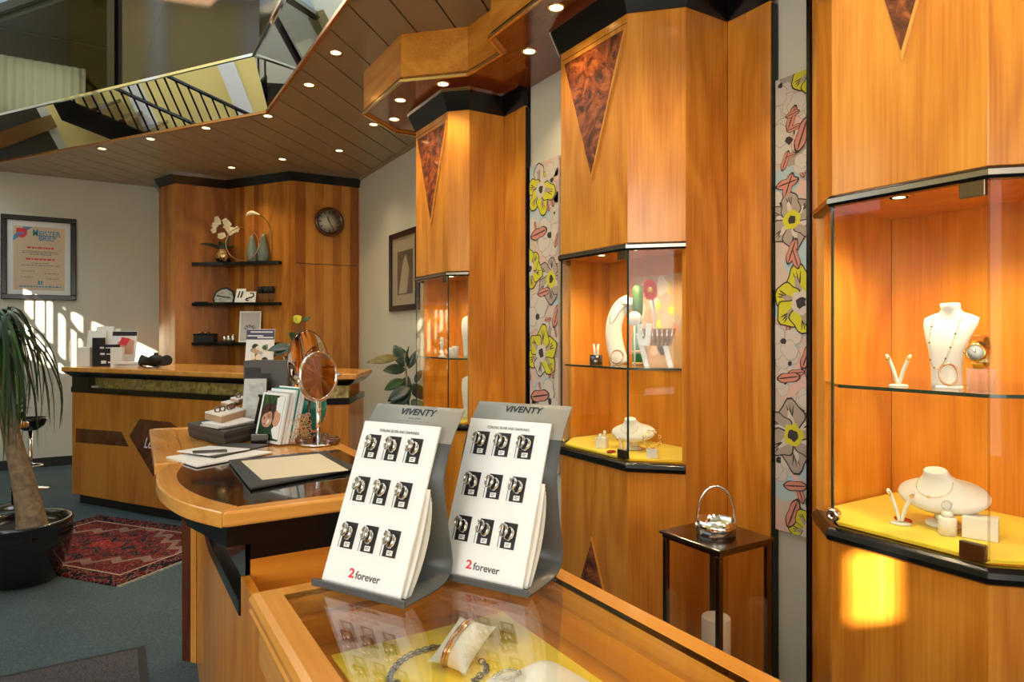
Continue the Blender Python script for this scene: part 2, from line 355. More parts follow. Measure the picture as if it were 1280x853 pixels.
    def ball(s, c, r, seg=12, rings=8):
        r = r if isinstance(r, (tuple, list)) else (r, r, r)
        prof = [(max(1e-6, math.sin(PI * i / rings)), -math.cos(PI * i / rings)) for i in range(rings + 1)]
        b = len(s.v); s.lathe(prof, seg); 
        for i in range(b, len(s.v)): p = s.v[i]; s.v[i] = V(c[0] + p.x * r[0], c[1] + p.y * r[1], c[2] + p.z * r[2])
        return s
    def torus(s, c, R, r, ax=None, seg=24, rs=8, flat=1.0, ry=1.0):
        X, Y, Z = ax or (V(1, 0, 0), V(0, 1, 0), V(0, 0, 1)); c = Vector(c); vs = []
        for i in range(seg):
            a = 2 * PI * i / seg; d = X * math.cos(a) + Y * (ry * math.sin(a))
            vs += [c + d * R + (d * math.cos(2 * PI * j / rs) * r + Z * (math.sin(2 * PI * j / rs) * r * flat)) for j in range(rs)]
        return s.add(vs, [(i * rs + j, i * rs + (j + 1) % rs, ((i + 1) % seg) * rs + (j + 1) % rs, ((i + 1) % seg) * rs + j) for i in range(seg) for j in range(rs)], True)
    def surf(s, fn, nu, nv, smooth=True):
        vs = [fn(i / nu, j / nv) for i in range(nu + 1) for j in range(nv + 1)]; w_ = nv + 1
        return s.add(vs, [(i * w_ + j, (i + 1) * w_ + j, (i + 1) * w_ + j + 1, i * w_ + j + 1) for i in range(nu) for j in range(nv)], smooth)
    def shift(s, M):
        s.v = [M @ p for p in s.v]; return s
WM = {}
def mesh_of(name, mb, M=None):
    bm = bmesh.new(); vs = [bm.verts.new(M @ p if M else p) for p in mb.v]
    for f, mi, sm in zip(mb.f, mb.m, mb.sm):
        try: F_ = bm.faces.new([vs[i] for i in f]); F_.material_index = mi; F_.smooth = sm
        except ValueError: pass
    bmesh.ops.recalc_face_normals(bm, faces=bm.faces); me = bpy.data.meshes.new(name); bm.to_mesh(me); bm.free(); return me
def tag(o, label=None, cat=None, group=None, kind=None):
    if label: o['label'] = label
    if cat: o['category'] = cat
    if group: o['group'] = group
    if kind: o['kind'] = kind
    return o
def thing(name, label, cat, loc=(0, 0, 0), rz=0, group=None, M=None):
    o = bpy.data.objects.new(name, None); COL.objects.link(o); o.empty_display_size = .05
    mtx = M or (Matrix.Translation(Vector(loc)) @ Matrix.Rotation(rz, 4, 'Z')); o.matrix_world = mtx; WM[o] = mtx.copy(); return tag(o, label, cat, group)
def obj(name, mb, mats, parent=None, world=False, label=None, cat=None, group=None, kind=None, bevel=0, solid=0, sub=0, origin=None):
    """parent given: vertices are in the parent's frame (or world=True: room frame); no parent: origin at the base centre"""
    M = None
    if parent is not None: 
        if world: M = WM[parent].inverted()
    else:
        if origin is None:
            xs = [p.x for p in mb.v]; ys = [p.y for p in mb.v]; zs = [p.z for p in mb.v]; origin = V((min(xs) + max(xs)) / 2, (min(ys) + max(ys)) / 2, min(zs))
        M = Matrix.Translation(-Vector(origin))
    me = mesh_of(name, mb, M); o = bpy.data.objects.new(name, me); COL.objects.link(o)
    for m in (mats if isinstance(mats, (list, tuple)) else [mats]): me.materials.append(MATS[m])
    if parent is not None: o.parent = parent; WM[o] = WM[parent]
    else: o.location = origin; WM[o] = Matrix.Translation(Vector(origin))
    if bevel: b = o.modifiers.new('bevel', 'BEVEL'); b.width = bevel; b.segments = 2; b.limit_method = 'ANGLE'; b.angle_limit = .6
    if solid: q = o.modifiers.new('solid', 'SOLIDIFY'); q.thickness = solid; q.offset = 0
    if sub: q = o.modifiers.new('sub', 'SUBSURF'); q.levels = sub; q.render_levels = sub
    return tag(o, label, cat, group, kind)
def struct(name, mb, mats, parent=None, label=None, **kw):
    return obj(name, mb, mats, parent, world=parent is not None, label=label, kind='structure' if parent is None else None, **kw)
def part_copy(src, parent, M=None):
    c = src.copy(); COL.objects.link(c); c.parent = parent; WM[c] = WM.get(parent, Matrix())
    if M is not None: c.matrix_local = M
    return c
def copy_tree(o, loc, rz=0, label=None):
    r = o.copy(); COL.objects.link(r); r.matrix_world = Matrix.Translation(Vector(loc)) @ Matrix.Rotation(rz, 4, 'Z'); WM[r] = r.matrix_world.copy()
    if label: r['label'] = label
    for ch in o.children:
        c = part_copy(ch, r)
        for g in ch.children: part_copy(g, c)
    return r
def text(name, body, size, M, mat, parent, ext=.0002, align='CENTER', sx=1.0, shear=0, bold=0, fit=None):
    cu = bpy.data.curves.new(name, 'FONT'); cu.body = body; cu.size = size; cu.align_x = align; cu.align_y = 'CENTER'; cu.extrude = ext; cu.shear = shear; cu.offset = bold; cu.resolution_u = 3
    t = bpy.data.objects.new(name, cu); COL.objects.link(t); bpy.context.view_layer.update()
    me = bpy.data.meshes.new_from_object(t.evaluated_get(bpy.context.evaluated_depsgraph_get())); bpy.data.objects.remove(t)
    if fit: xs = [v.co.x for v in me.vertices]; sx = fit / (max(xs) - min(xs))
    me.transform(Matrix.Diagonal((sx, 1, 1, 1))); me.transform(WM[parent].inverted() @ M); me.materials.clear(); me.materials.append(MATS[mat])
    o = bpy.data.objects.new(name, me); COL.objects.link(o); o.parent = parent; WM[o] = WM[parent]; return o
def basis(o, x, y, z): 
    M = Matrix.Identity(4)
    for i, c in enumerate((x, y, z)):
        for j in range(3): M[j][i] = c[j]
    for j in range(3): M[j][3] = o[j]
    return M

# ------------------------------------------------------------------ the room
XL, XR, YF, YB, ZC, ZG, ZR = -3.3, 2.19, -3.5, 8.05, 2.89, 3.26, 5.6   # left / right / front / back walls, lower ceiling, gallery floor, roof
FA, FB, FC = (-1.115, 8.05), (.98, 4.928), (.98, YF)                    # edge of the lower ceiling along the double-height hall
struct('floor', MB().box(XL, YF, -.05, XR, YB, 0), 'carpet', label='teal grey carpet floor of the shop')
struct('wall_right', MB().box(XR, YF, 0, XR + .12, YB, ZR), 'plaster', label='cream plaster wall behind the display cabinets')
GW = (-.95, -.20, 3.42, 4.00)                                            # gallery window in the back wall
m = MB().box(XL, YB, 0, XR, YB + .12, GW[2]).box(XL, YB, GW[3], XR, YB + .12, ZR).box(XL, YB, GW[2], GW[0], YB + .12, GW[3]).box(GW[1], YB, GW[2], XR, YB + .12, GW[3])
struct('wall_back', m, 'plaster', label='cream plaster wall behind the far counter')
# left wall with the opening that lets the sun through to the back wall
SW = (3.68, 5.10, 2.50, 3.27)
m = MB().box(XL - .12, YF, 0, XL, YB, SW[2]).box(XL - .12, YF, SW[3], XL, YB, ZR).box(XL - .12, YF, SW[2], XL, SW[0], SW[3]).box(XL - .12, SW[1], SW[2], XL, YB, SW[3])
struct('wall_left', m, 'plaster_yellow', label='yellow wall beside the stair opposite the cabinets')
FW = (-2.48, -2.275, 2.755, 2.98)                                           # opening added in the front wall, sized to throw a small sun patch
m = MB().box(XL, YF - .12, 0, XR, YF, FW[2]).box(XL, YF - .12, FW[3], XR, YF, ZR).box(XL, YF - .12, FW[2], FW[0], YF, FW[3]).box(FW[1], YF - .12, FW[2], XR, YF, FW[3])
struct('wall_front', m, 'plaster_warm', label='shop front wall with tall windows')
def window(name, x0, x1, z0, z1, axis, c, inn, label):
    w_ = struct(name, (MB().box(x0, c, z0, x1, c + inn * .02, z1) if axis == 'y' else MB().box(c, x0, z0, c + inn * .02, x1, z1)), 'window_blind', label=label)
    f = MB(); t = .06
    for a0, a1, b0, b1 in ((x0 - t, x1 + t, z0 - t, z0), (x0 - t, x1 + t, z1, z1 + t), (x0 - t, x0, z0, z1), (x1, x1 + t, z0, z1)):
        if axis == 'y': f.box(a0, c, b0, a1, c + inn * .05, b1)
        else: f.box(c, a0, b0, c + inn * .05, a1, b1)
    struct('window_frame', f, 'white_paint', w_)
window('window_1', -2.05, -.05, .4, 2.7, 'y', YF, 1, 'wide shop window with white blind in front wall')
window('window_2', .35, 1.95, .4, 2.7, 'y', YF, 1, 'narrower shop window with white blind in front wall')
window('window_3', -3.25, .15, .85, 3.35, 'x', XL, 1, 'long shop window with white blind in side wall')
# window bars of the sunny opening
w4 = struct('window_4', MB().box(XL - .08, SW[0], SW[2], XL - .03, SW[1], SW[2] + .05).box(XL - .08, SW[0], SW[3] - .04, XL - .03, SW[1], SW[3]), 'white_paint', label='high side window with white bars letting in the sun')
for k, y in enumerate((4.42, 4.62, 4.74)): struct('window_bar', MB().box(XL - .08, y, SW[2], XL - .03, y + (.06 if k == 0 else .025), SW[3]), 'white_paint', w4)
# unseen roof with an opening added to brighten the upper hall walls
m = MB().box(XL, YF, ZR, XR, 1.2, ZR + .12).box(XL, 1.2, ZR, -3.0, YB, ZR + .12).box(-.9, 1.2, ZR, XR, YB, ZR + .12).box(-3.0, 7.4, ZR, -.9, YB, ZR + .12)
struct('trim_1', m, 'plaster', label='flat roof with an opening added to brighten the hall')
# lower ceiling: backing slab and its diagonal planks
poly = [FA, FB, FC, (XR, YF), (XR, YB)]
ceil = struct('ceiling', MB().prism(poly, ZC + .014, ZG - .02), 'black_matte', label='ceiling of taupe planks laid diagonally with recessed lamps')
def clip(pl, n, c, keep):   # keep n.p >= c (keep=1) or <= c (-1)
    out = []
    for i in range(len(pl)):
        a, b = Vector(pl[i]), Vector(pl[(i + 1) % len(pl)]); da = keep * (n.dot(a) - c); db = keep * (n.dot(b) - c)
        if da >= 0: out.append(a)
        if (da > 0) != (db > 0) and abs(da - db) > 1e-9: out.append(a + (b - a) * (da / (da - db)))
    return out
nn = Vector((1, -1)).normalized(); pitch = .212; c = -6.6
while c < 4.1:
    q = clip(clip([Vector(p) for p in poly], nn, c + .005, 1), nn, c + pitch - .005, -1)
    if len(q) > 2 and max(p.y for p in q) > -.5: struct('plank', MB().prism(q, ZC, ZC + .014), 'ceiling_plank', ceil)
    c += pitch
struct('shadow_gap', MB().box(XR - .02, 4.2, ZC - .02, XR, 6.6, ZC), 'ceiling_plank', ceil)
struct('baseboard_back', MB().box(XL, YB - .015, 0, XR, YB, .09), 'black_matte', label='black baseboard along the cream back wall')
struct('baseboard_right', MB().box(XR - .015, 4.2, 0, XR, 6.5, .09), 'black_matte', label='black baseboard along the right wall')
# mirrored edge of the gallery, tilted towards the hall
def off(o, z):  # the edge line moved o towards the hall
    n1 = Vector((FB[1] - FA[1], -(FB[0] - FA[0]))).normalized()
    y = FB[1] + (n1.x * 1 * 0); x2 = FB[0] - o
    # intersection of x = x2 with the shifted first edge
    yy = FB[1] + (o - n1.x * (x2 - FB[0])) / n1.y
    a = Vector(FA) + n1 * o
    return [V(a.x, a.y, z), V(x2, yy, z), V(x2, YF, z)]
lo, hi = off(0, ZC), off(.10, ZG)
n1 = Vector((FB[1] - FA[1], -(FB[0] - FA[0]))).normalized()
tm = struct('trim_2', MB().add([lo[0] + V(0, 0, .01), lo[1] + V(0, 0, .01), lo[2] + V(0, 0, .01), V(FC[0] + .05, FC[1], ZC + .01), V(FB[0] + .05, FB[1] + .04, ZC + .01), V(FA[0] + .05, FA[1] + .0, ZC + .01),
     hi[0], hi[1], hi[2], V(FC[0] + .05, FC[1], ZG), V(FB[0] + .05, FB[1] + .04, ZG), V(FA[0] + .05, FA[1], ZG)],
     [(0, 1, 7, 6), (1, 2, 8, 7), (5, 4, 3, 2, 1, 0)[:6], (6, 7, 8, 9, 10, 11), (2, 3, 9, 8), (0, 6, 11, 5), (3, 4, 10, 9), (4, 5, 11, 10)]), 'mirror', label='mirrored band along the gallery edge, leaning over the hall')
struct('edge_trim', MB().sweep([FA, FB, FC], [(0, ZC - .010), (.016, ZC - .010), (.018, ZC + .008), (.004, ZC + .008)], 1), 'copper_trim', tm)
struct('top_rail', MB().sweep([p.xy for p in hi], [(-.01, ZG - .008), (.014, ZG - .008), (.014, ZG + .012), (-.01, ZG + .012)], 1), 'chrome', tm)
# smoked glass screen standing on it, posts and head
hs = off(.05, ZG)
d1 = (hs[1] - hs[0]); L1 = d1.length; d1.normalize()
tp = hs[1]; t1 = hs[0] + d1 * (L1 * .43)
# post position: the dark upright at column 145 of the photo
r_ = ray(145, 60); a = Vector((r_[0], r_[1])); 
den = a.x * n1.y * 0
k_ = (Vector(hs[0].xy)).dot(n1) / a.dot(n1); post = a * k_
scr = struct('trim_3', MB().cbox((post.x, post.y, ZG), .09, .09, .95, math.atan2(d1.y, d1.x)), 'black_lacquer', label='smoked glass screen with black post above the mirrored band')
def pane(p, q, z0, z1, t, mat, par, name='pane'): return struct(name, MB().slab(p, q, z0, z1, t), mat, par)
pane(hs[0], (post.x, post.y), ZG + .01, 4.18, .012, 'glass_smoked', scr)
struct('panel', MB().slab((post.x, post.y), hs[1], ZG + .01, 4.18, .012), 'brown_mirror' if 'brown_mirror' in MATS else 'glass_smoked', scr)
struct('head_rail', MB().sweep([p.xy for p in hs], [(-.06, 4.18), (.05, 4.18), (.05, 4.26), (-.06, 4.26)], 1), 'black_lacquer', scr)
pane(hs[1], hs[2], ZG + .01, 4.18, .012, 'glass_smoked', scr)
struct('trim_4', MB().sweep([p.xy for p in hs], [(-.06, 4.26), (.04, 4.26), (.04, ZR), (-.06, ZR)], 1), 'plaster_skylit', label='bulkhead above the smoked glass screen coloured with blue sky light')
struct('wall_gallery', MB().box(-1.3, YB - .03, ZG, GW[0] - .02, YB, 4.26).box(GW[1] + .02, YB - .03, ZG, XR, YB, 4.26).box(GW[0] - .02, YB - .03, GW[3], GW[1] + .02, YB, 4.26), 'plaster_olive', label='olive wall of the gallery around the curtained window')
struct('window_5', MB().box(GW[0], YB + .09, GW[2], GW[1], YB + .10, GW[3]), 'glass', label='gallery window behind sheer white curtain')
m = MB()
m.surf(lambda u, v: V(GW[0] - .02 + (GW[1] - GW[0] + .04) * u, YB - .06 + .012 * math.sin(u * 70), GW[2] - .1 + (GW[3] - GW[2] + .1) * v), 110, 2)
obj('curtain', m, 'sheer', label='sheer white pleated curtain in the gallery window', cat='curtain')
struct('trim_5', MB().box(.4, 5.6, 4.28, XR, YB, 4.36).prism([(-1.1, YB), (1.0, 5.0), (1.0, YB)], 4.28, 4.36), 'plaster_brown', label='brown ceiling of the gallery')

# stair with black balusters along the left wall (seen in the mirrored band)
st = thing('staircase', 'dark staircase with black baluster railing along the yellow wall', 'staircase', (-2.8, 5.5, 0))
ys0, ys1, xs0, xs1 = 3.9, 7.6, -3.25, -2.45
ns = 18
for k in range(ns):
    y = ys0 + (ys1 - ys0) * k / ns; z = ZG * (k + 1) / ns
    obj('tread', MB().box(xs0, y, z - .04, xs1, y + .26, z), 'walnut_x', st, world=True)
def zs(y): return ZG * (y - ys0) / (ys1 - ys0) + .1
obj('string', MB().solid([V(xs1, ys0, .0), V(xs1, ys1, zs(ys1) - .32), V(xs1, ys1, zs(ys1)), V(xs1, ys0, zs(ys0) + .1)], (.04, 0, 0)), 'black_lacquer', st, world=True)
for h in (.45, .95): obj('handrail', MB().tube([V(xs1 + .02, ys0, zs(ys0) + h), V(xs1 + .02, ys1, zs(ys1) + h)], .022, 8), 'black_lacquer', st, world=True)
y = ys0 + .08
while y < ys1: obj('baluster', MB().box(xs1 + .01, y, zs(y) - .02, xs1 + .028, y + .018, zs(y) + .95), 'black_lacquer', st, world=True); y += .10
struct('trim_6', MB().box(XL, 6.9, 0, XL + .16, 7.06, ZR).box(XL, 5.75, 2.5, XL + .05, 5.95, ZR), 'white_paint', label='white pilasters on the yellow wall beside the stair')

# dark timber rails and panel on the back wall of the hall (reflected at the end of the mirrored band)
struct('trim_11', MB().box(-3.2, YB - .05, 2.95, -1.35, YB - .02, 3.10).box(-3.2, YB - .05, 2.55, -1.35, YB - .02, 2.68), 'walnut_x', label='dark timber rails on the back wall of the hall')
struct('trim_12', MB().box(-3.0, YB - .018, 2.0, -1.5, YB - .004, 3.3), 'black_matte', label='black panel behind the timber rails of the hall')

# ------------------------------------------------------------------ soffit over the cabinets and black cornice
ZS, ZK = 2.65, 2.55
SO = [(XR, 4.12), (1.62, 4.12), (1.325, 3.885), (1.325, 3.29), (1.585, 3.03), (1.605, 2.71), (1.476, 2.60), (1.476, 1.93), (1.60, 1.80), (1.60, 1.28), (1.36, 1.04), (1.36, .55), (1.60, .30), (1.60, -.9), (XR, -.9)]
so = struct('trim_7', MB().prism(SO, ZS, ZS + .015), 'soffit_red', label='polished red wood soffit stepping around the cabinets')
for i in range(len(SO) - 1): struct('fascia_board', MB().slab(SO[i], SO[i + 1], ZS - .004, ZC, -.02), 'cherry_x' if abs(SO[i][0] - SO[i + 1][0]) > abs(SO[i][1] - SO[i + 1][1]) else 'cherry_y', so)
struct('gilt_strip', MB().sweep(SO, [(0, ZS - .016), (.012, ZS - .016), (.012, ZS - .003), (0, ZS - .003)], 1), 'brass_trim', so)

# ------------------------------------------------------------------ display cabinets
def plan(xF, yA1, yA0, b, xD, dl, dl2):
    return dict(xF=xF, yA1=yA1, yA0=yA0, b=b, xD=xD, G=[(xD, yA1 + b + dl2), (xD, yA1 + b), (xF + b, yA1 + b), (xF, yA1), (xF, yA0), (xF + b, yA0 - b), (xD, yA0 - b), (xD, yA0 - b - dl)])
CAB = [plan(1.593, 1.029, .674, .125, 2.06, .22, .25), plan(1.723, 2.403, 1.963, .155, 2.11, .20, .17), plan(1.622, 3.785, 3.341, .088, 1.937, .215, .13)]
VB, VT, SH, ML = .81, 1.656, 1.175, .822     # vitrine floor, vitrine top, glass shelf, yellow mat surface
CL = ['tall cherry display cabinet with gold watch and two necklace busts inside', 'tall cherry display cabinet with red flower and silver basket inside', 'tall narrow cherry display cabinet beside the framed picture and leafy plant']
CN = []
for ci, P in enumerate(CAB):
    G = P['G']; xF, xD, b = P['xF'], P['xD'], P['b']; t = .02
    cb = thing('display_cabinet', CL[ci], 'cabinet', (xF + .2, (P['yA0'] + P['yA1']) / 2, 0), group='cherry display cabinets along the wall'); CN.append(cb)
    K = lambda name, mb, mat, par=cb, **kw: obj(name, mb, mat, par, world=True, **kw)
    # boards: thickness goes inward (to the left of the walk far -> near)
    K('plinth', MB().sweep(G[1:7], [(-.03, 0), (-.05, 0), (-.05, .08), (-.03, .08)], 1), 'black_matte')
    for i, (p, q) in enumerate(zip(G[:-1], G[1:])):
        vit = i in (2, 3, 4)
        nm = {0: 'wall_board', 6: 'wall_board', 1: 'side_board', 5: 'side_board'}
        if vit:
            pu = K('upper_panel', MB().slab(p, q, VT + .004, ZK, -t), 'cherry_z', bevel=.0015)
            pl = K('base_panel', MB().slab(p, q, .08, .775, -t), 'cherry_z', bevel=.0015)
            if i == 3:
                ln = math.hypot(q[0] - p[0], q[1] - p[1]); cx = ln / 2
                K('inlay', MB().facepoly(p, q, [(.028, ZK - .055), (ln - .012, ZK - .055), (cx, 1.962)], .0005, .003), 'burl', pu)
                K('inlay_edge', MB().facepoly(p, q, [(ln - .012, ZK - .055), (ln - .004, ZK - .052), (cx + .004, 1.945), (cx, 1.962)], .0005, .008), 'edge_z', pu)
                K('groove', MB().facepoly(p, q, [(.01, ZK - .036), (ln - .004, ZK - .036), (ln - .004, ZK - .033), (.01, ZK - .033)], .0002, .001), 'walnut_y', pu)
                K('inlay', MB().facepoly(p, q, [(cx, .45), (cx + .15, .082), (cx - .15, .082)], .0005, .003), 'burl', pl)
                K('inlay_edge', MB().facepoly(p, q, [(cx, .465), (cx + .158, .082), (cx + .15, .082), (cx, .45)], .0005, .006), 'edge_z', pl)
        else: K(nm[i], MB().slab(p, q, 0.0 if i in (0, 6) else .08, ZK, -t), 'cherry_z', bevel=.0015)
    # vitrine: back board, side linings, floor and roof boards
    K('back_board', MB().box(xD, P['yA0'] - b + t + .0005, VB - .03, xD + .015, P['yA1'] + b - t - .0005, VT + .02), 'vitrine_wood')
    inner = [(xF + .012, P['yA1'] - .004), (xF + .012, P['yA0'] + .004), (xF + b, P['yA0'] - b + t + .001), (xD - .001, P['yA0'] - b + t + .001), (xD - .001, P['yA1'] + b - t - .001), (xF + b, P['yA1'] + b - t - .001)]
    K('vitrine_floor', MB().prism(inner, VB - .03, VB), 'cherry_y')
    K('vitrine_roof', MB().prism(inner, VT, VT + .02), 'vitrine_wood')
    sh = K('glass_shelf', MB().prism([(x + (.006 if x < xF + .05 else 0), y) for x, y in inner], SH - .008, SH), 'glass_shelf')
    K('shelf_edge', MB().sweep([inner[5], inner[0], inner[1], inner[2]], [(-.012, SH - .0085), (-.006, SH - .0085), (-.006, SH - .0005), (-.012, SH - .0005)], 1), 'glass_edge', sh)
    for i in (2, 3, 4):
        p, q = Vector(G[i]), Vector(G[i + 1]); d = (q - p).normalized()
        K('glass_pane', MB().slab(p + d * .004, q - d * .004, VB + .012, VT - .02, -.006), 'glass')
    K('pane_edge', MB().cbox((xF + .003, P['yA0'], VB + .012), .005, .003 if ci == 0 else .007, VT - VB - .032), 'acrylic' if ci == 0 else 'glass_edge')
    K('pane_edge', MB().cbox((xF + .003, P['yA1'], VB + .012), .006, .005, VT - VB - .032), 'glass_edge')
    K('stile', MB().cbox((xF + b + .006, P['yA1'] + b - .012, VB), .02, .022, VT - VB), 'edge_z')
    K('ledge', MB().sweep(G[2:6], [(-.02, .775), (.004, .772), (.013, .778), (.016, .79), (.012, .803), (.002, .81), (-.02, .81)], 1), 'black_lacquer', bevel=.002)
    K('top_strip', MB().sweep(G[2:6], [(-.014, VT - .024), (.008, VT - .024), (.012, VT - .018), (.012, VT - .003), (.006, VT + .002), (-.014, VT + .002)], 1), 'black_lacquer')
    K('strip_inlay', MB().sweep(G[2:6], [(.0122, VT - .017), (.0132, VT - .017), (.0132, VT - .005), (.0122, VT - .005)], 1), 'strip_metal')
    for z in (VB + .008, VT - .058): K('hinge_clip', MB().box(xF - .005, P['yA0'] + .004, z, xF + .009, P['yA0'] + .055, z + .036), 'bronze_clip', bevel=.002)
    kn = V(xF - .0, P['yA1'] - .012, VB + .034)
    K('lock', MB().lathe([(.012, 0), (.017, .004), (.017, .018), (.014, .022), (.007, .022), (.006, .019)], 18, kn, (V(0, 1, 0), V(0, 0, 1), V(-1, 0, 0))), 'chrome')
    # cornice
    K('cornice', MB().sweep(G, [(-.02, ZK), (.004, ZK), (.045, ZS - .006), (.045, ZS), (-.02, ZS)], 1), 'black_lacquer')
    K('cornice_edge', MB().sweep(G, [(.046, ZS - .008), (.05, ZS - .008), (.05, ZS - .002), (.046, ZS - .002)], 1), 'chrome')
    # lamps in the vitrine roof
    for k, (fx, fy) in enumerate(((.13, .28), (.13, .78)) if ci != 2 else ((.13, .5),)):
        lx = xF + fx; ly = P['yA1'] + (P['yA0'] - P['yA1']) * fy
        lm = K('spotlight', MB().lathe([(.030, VT - .004), (.033, VT - .002), (.030, VT), (.022, VT), (.022, VT - .004)], 20, (lx, ly, 0)), 'brass_trim')
        K('bulb', MB().lathe([(.021, VT - .003), (.001, VT - .006)], 16, (lx, ly, 0)), 'lamp_glow_small', lm)
        d = bpy.data.lights.new('vitrine_lamp', 'SPOT'); d.energy = (12, 11, 11)[ci]; d.spot_size = 2.5; d.spot_blend = .7; d.color = (1, .74, .42); d.shadow_soft_size = .02
        lo_ = bpy.data.objects.new('vitrine_lamp', d); COL.objects.link(lo_); lo_.location = (lx, ly, VT - .012); lo_.rotation_euler = (0, 0, 0)
# plaster niches between the cabinets: black edging and floral hangings
for y in (CAB[0]['G'][0][1], CAB[1]['G'][7][1]): pass
NICHE = [(2.145, 1.40, 1.603, 'nearer cream plaster niche behind the floral hanging by the lantern'), (1.968, 2.735, 3.03, 'cream plaster niche beside the narrow cabinet')]
for k, (x, ya, yb, lb) in enumerate(NICHE): struct(('wall_niche', 'wall_recess')[k], MB().box(x, ya + .004, 0, XR, yb - .004, ZS), 'plaster', label=lb)
for k, (x, y, lb) in enumerate(((2.06, 1.428, 'thin black upright edge beside the cabinet with the watch'), (2.11, 1.604, 'thin black upright edge beside the cabinet with the silver basket'), (1.937, 3.031, 'thin black upright edge beside the narrow cabinet'))):
    struct('trim_%d' % (8 + k), MB().box(x - .012 if k == 0 else x + .001, y - .022 if k == 0 else y - .004, 0, x + .07 if k == 0 else x + .03, y - .011 if k == 0 else y, ZS - .11), 'black_lacquer', label=lb)
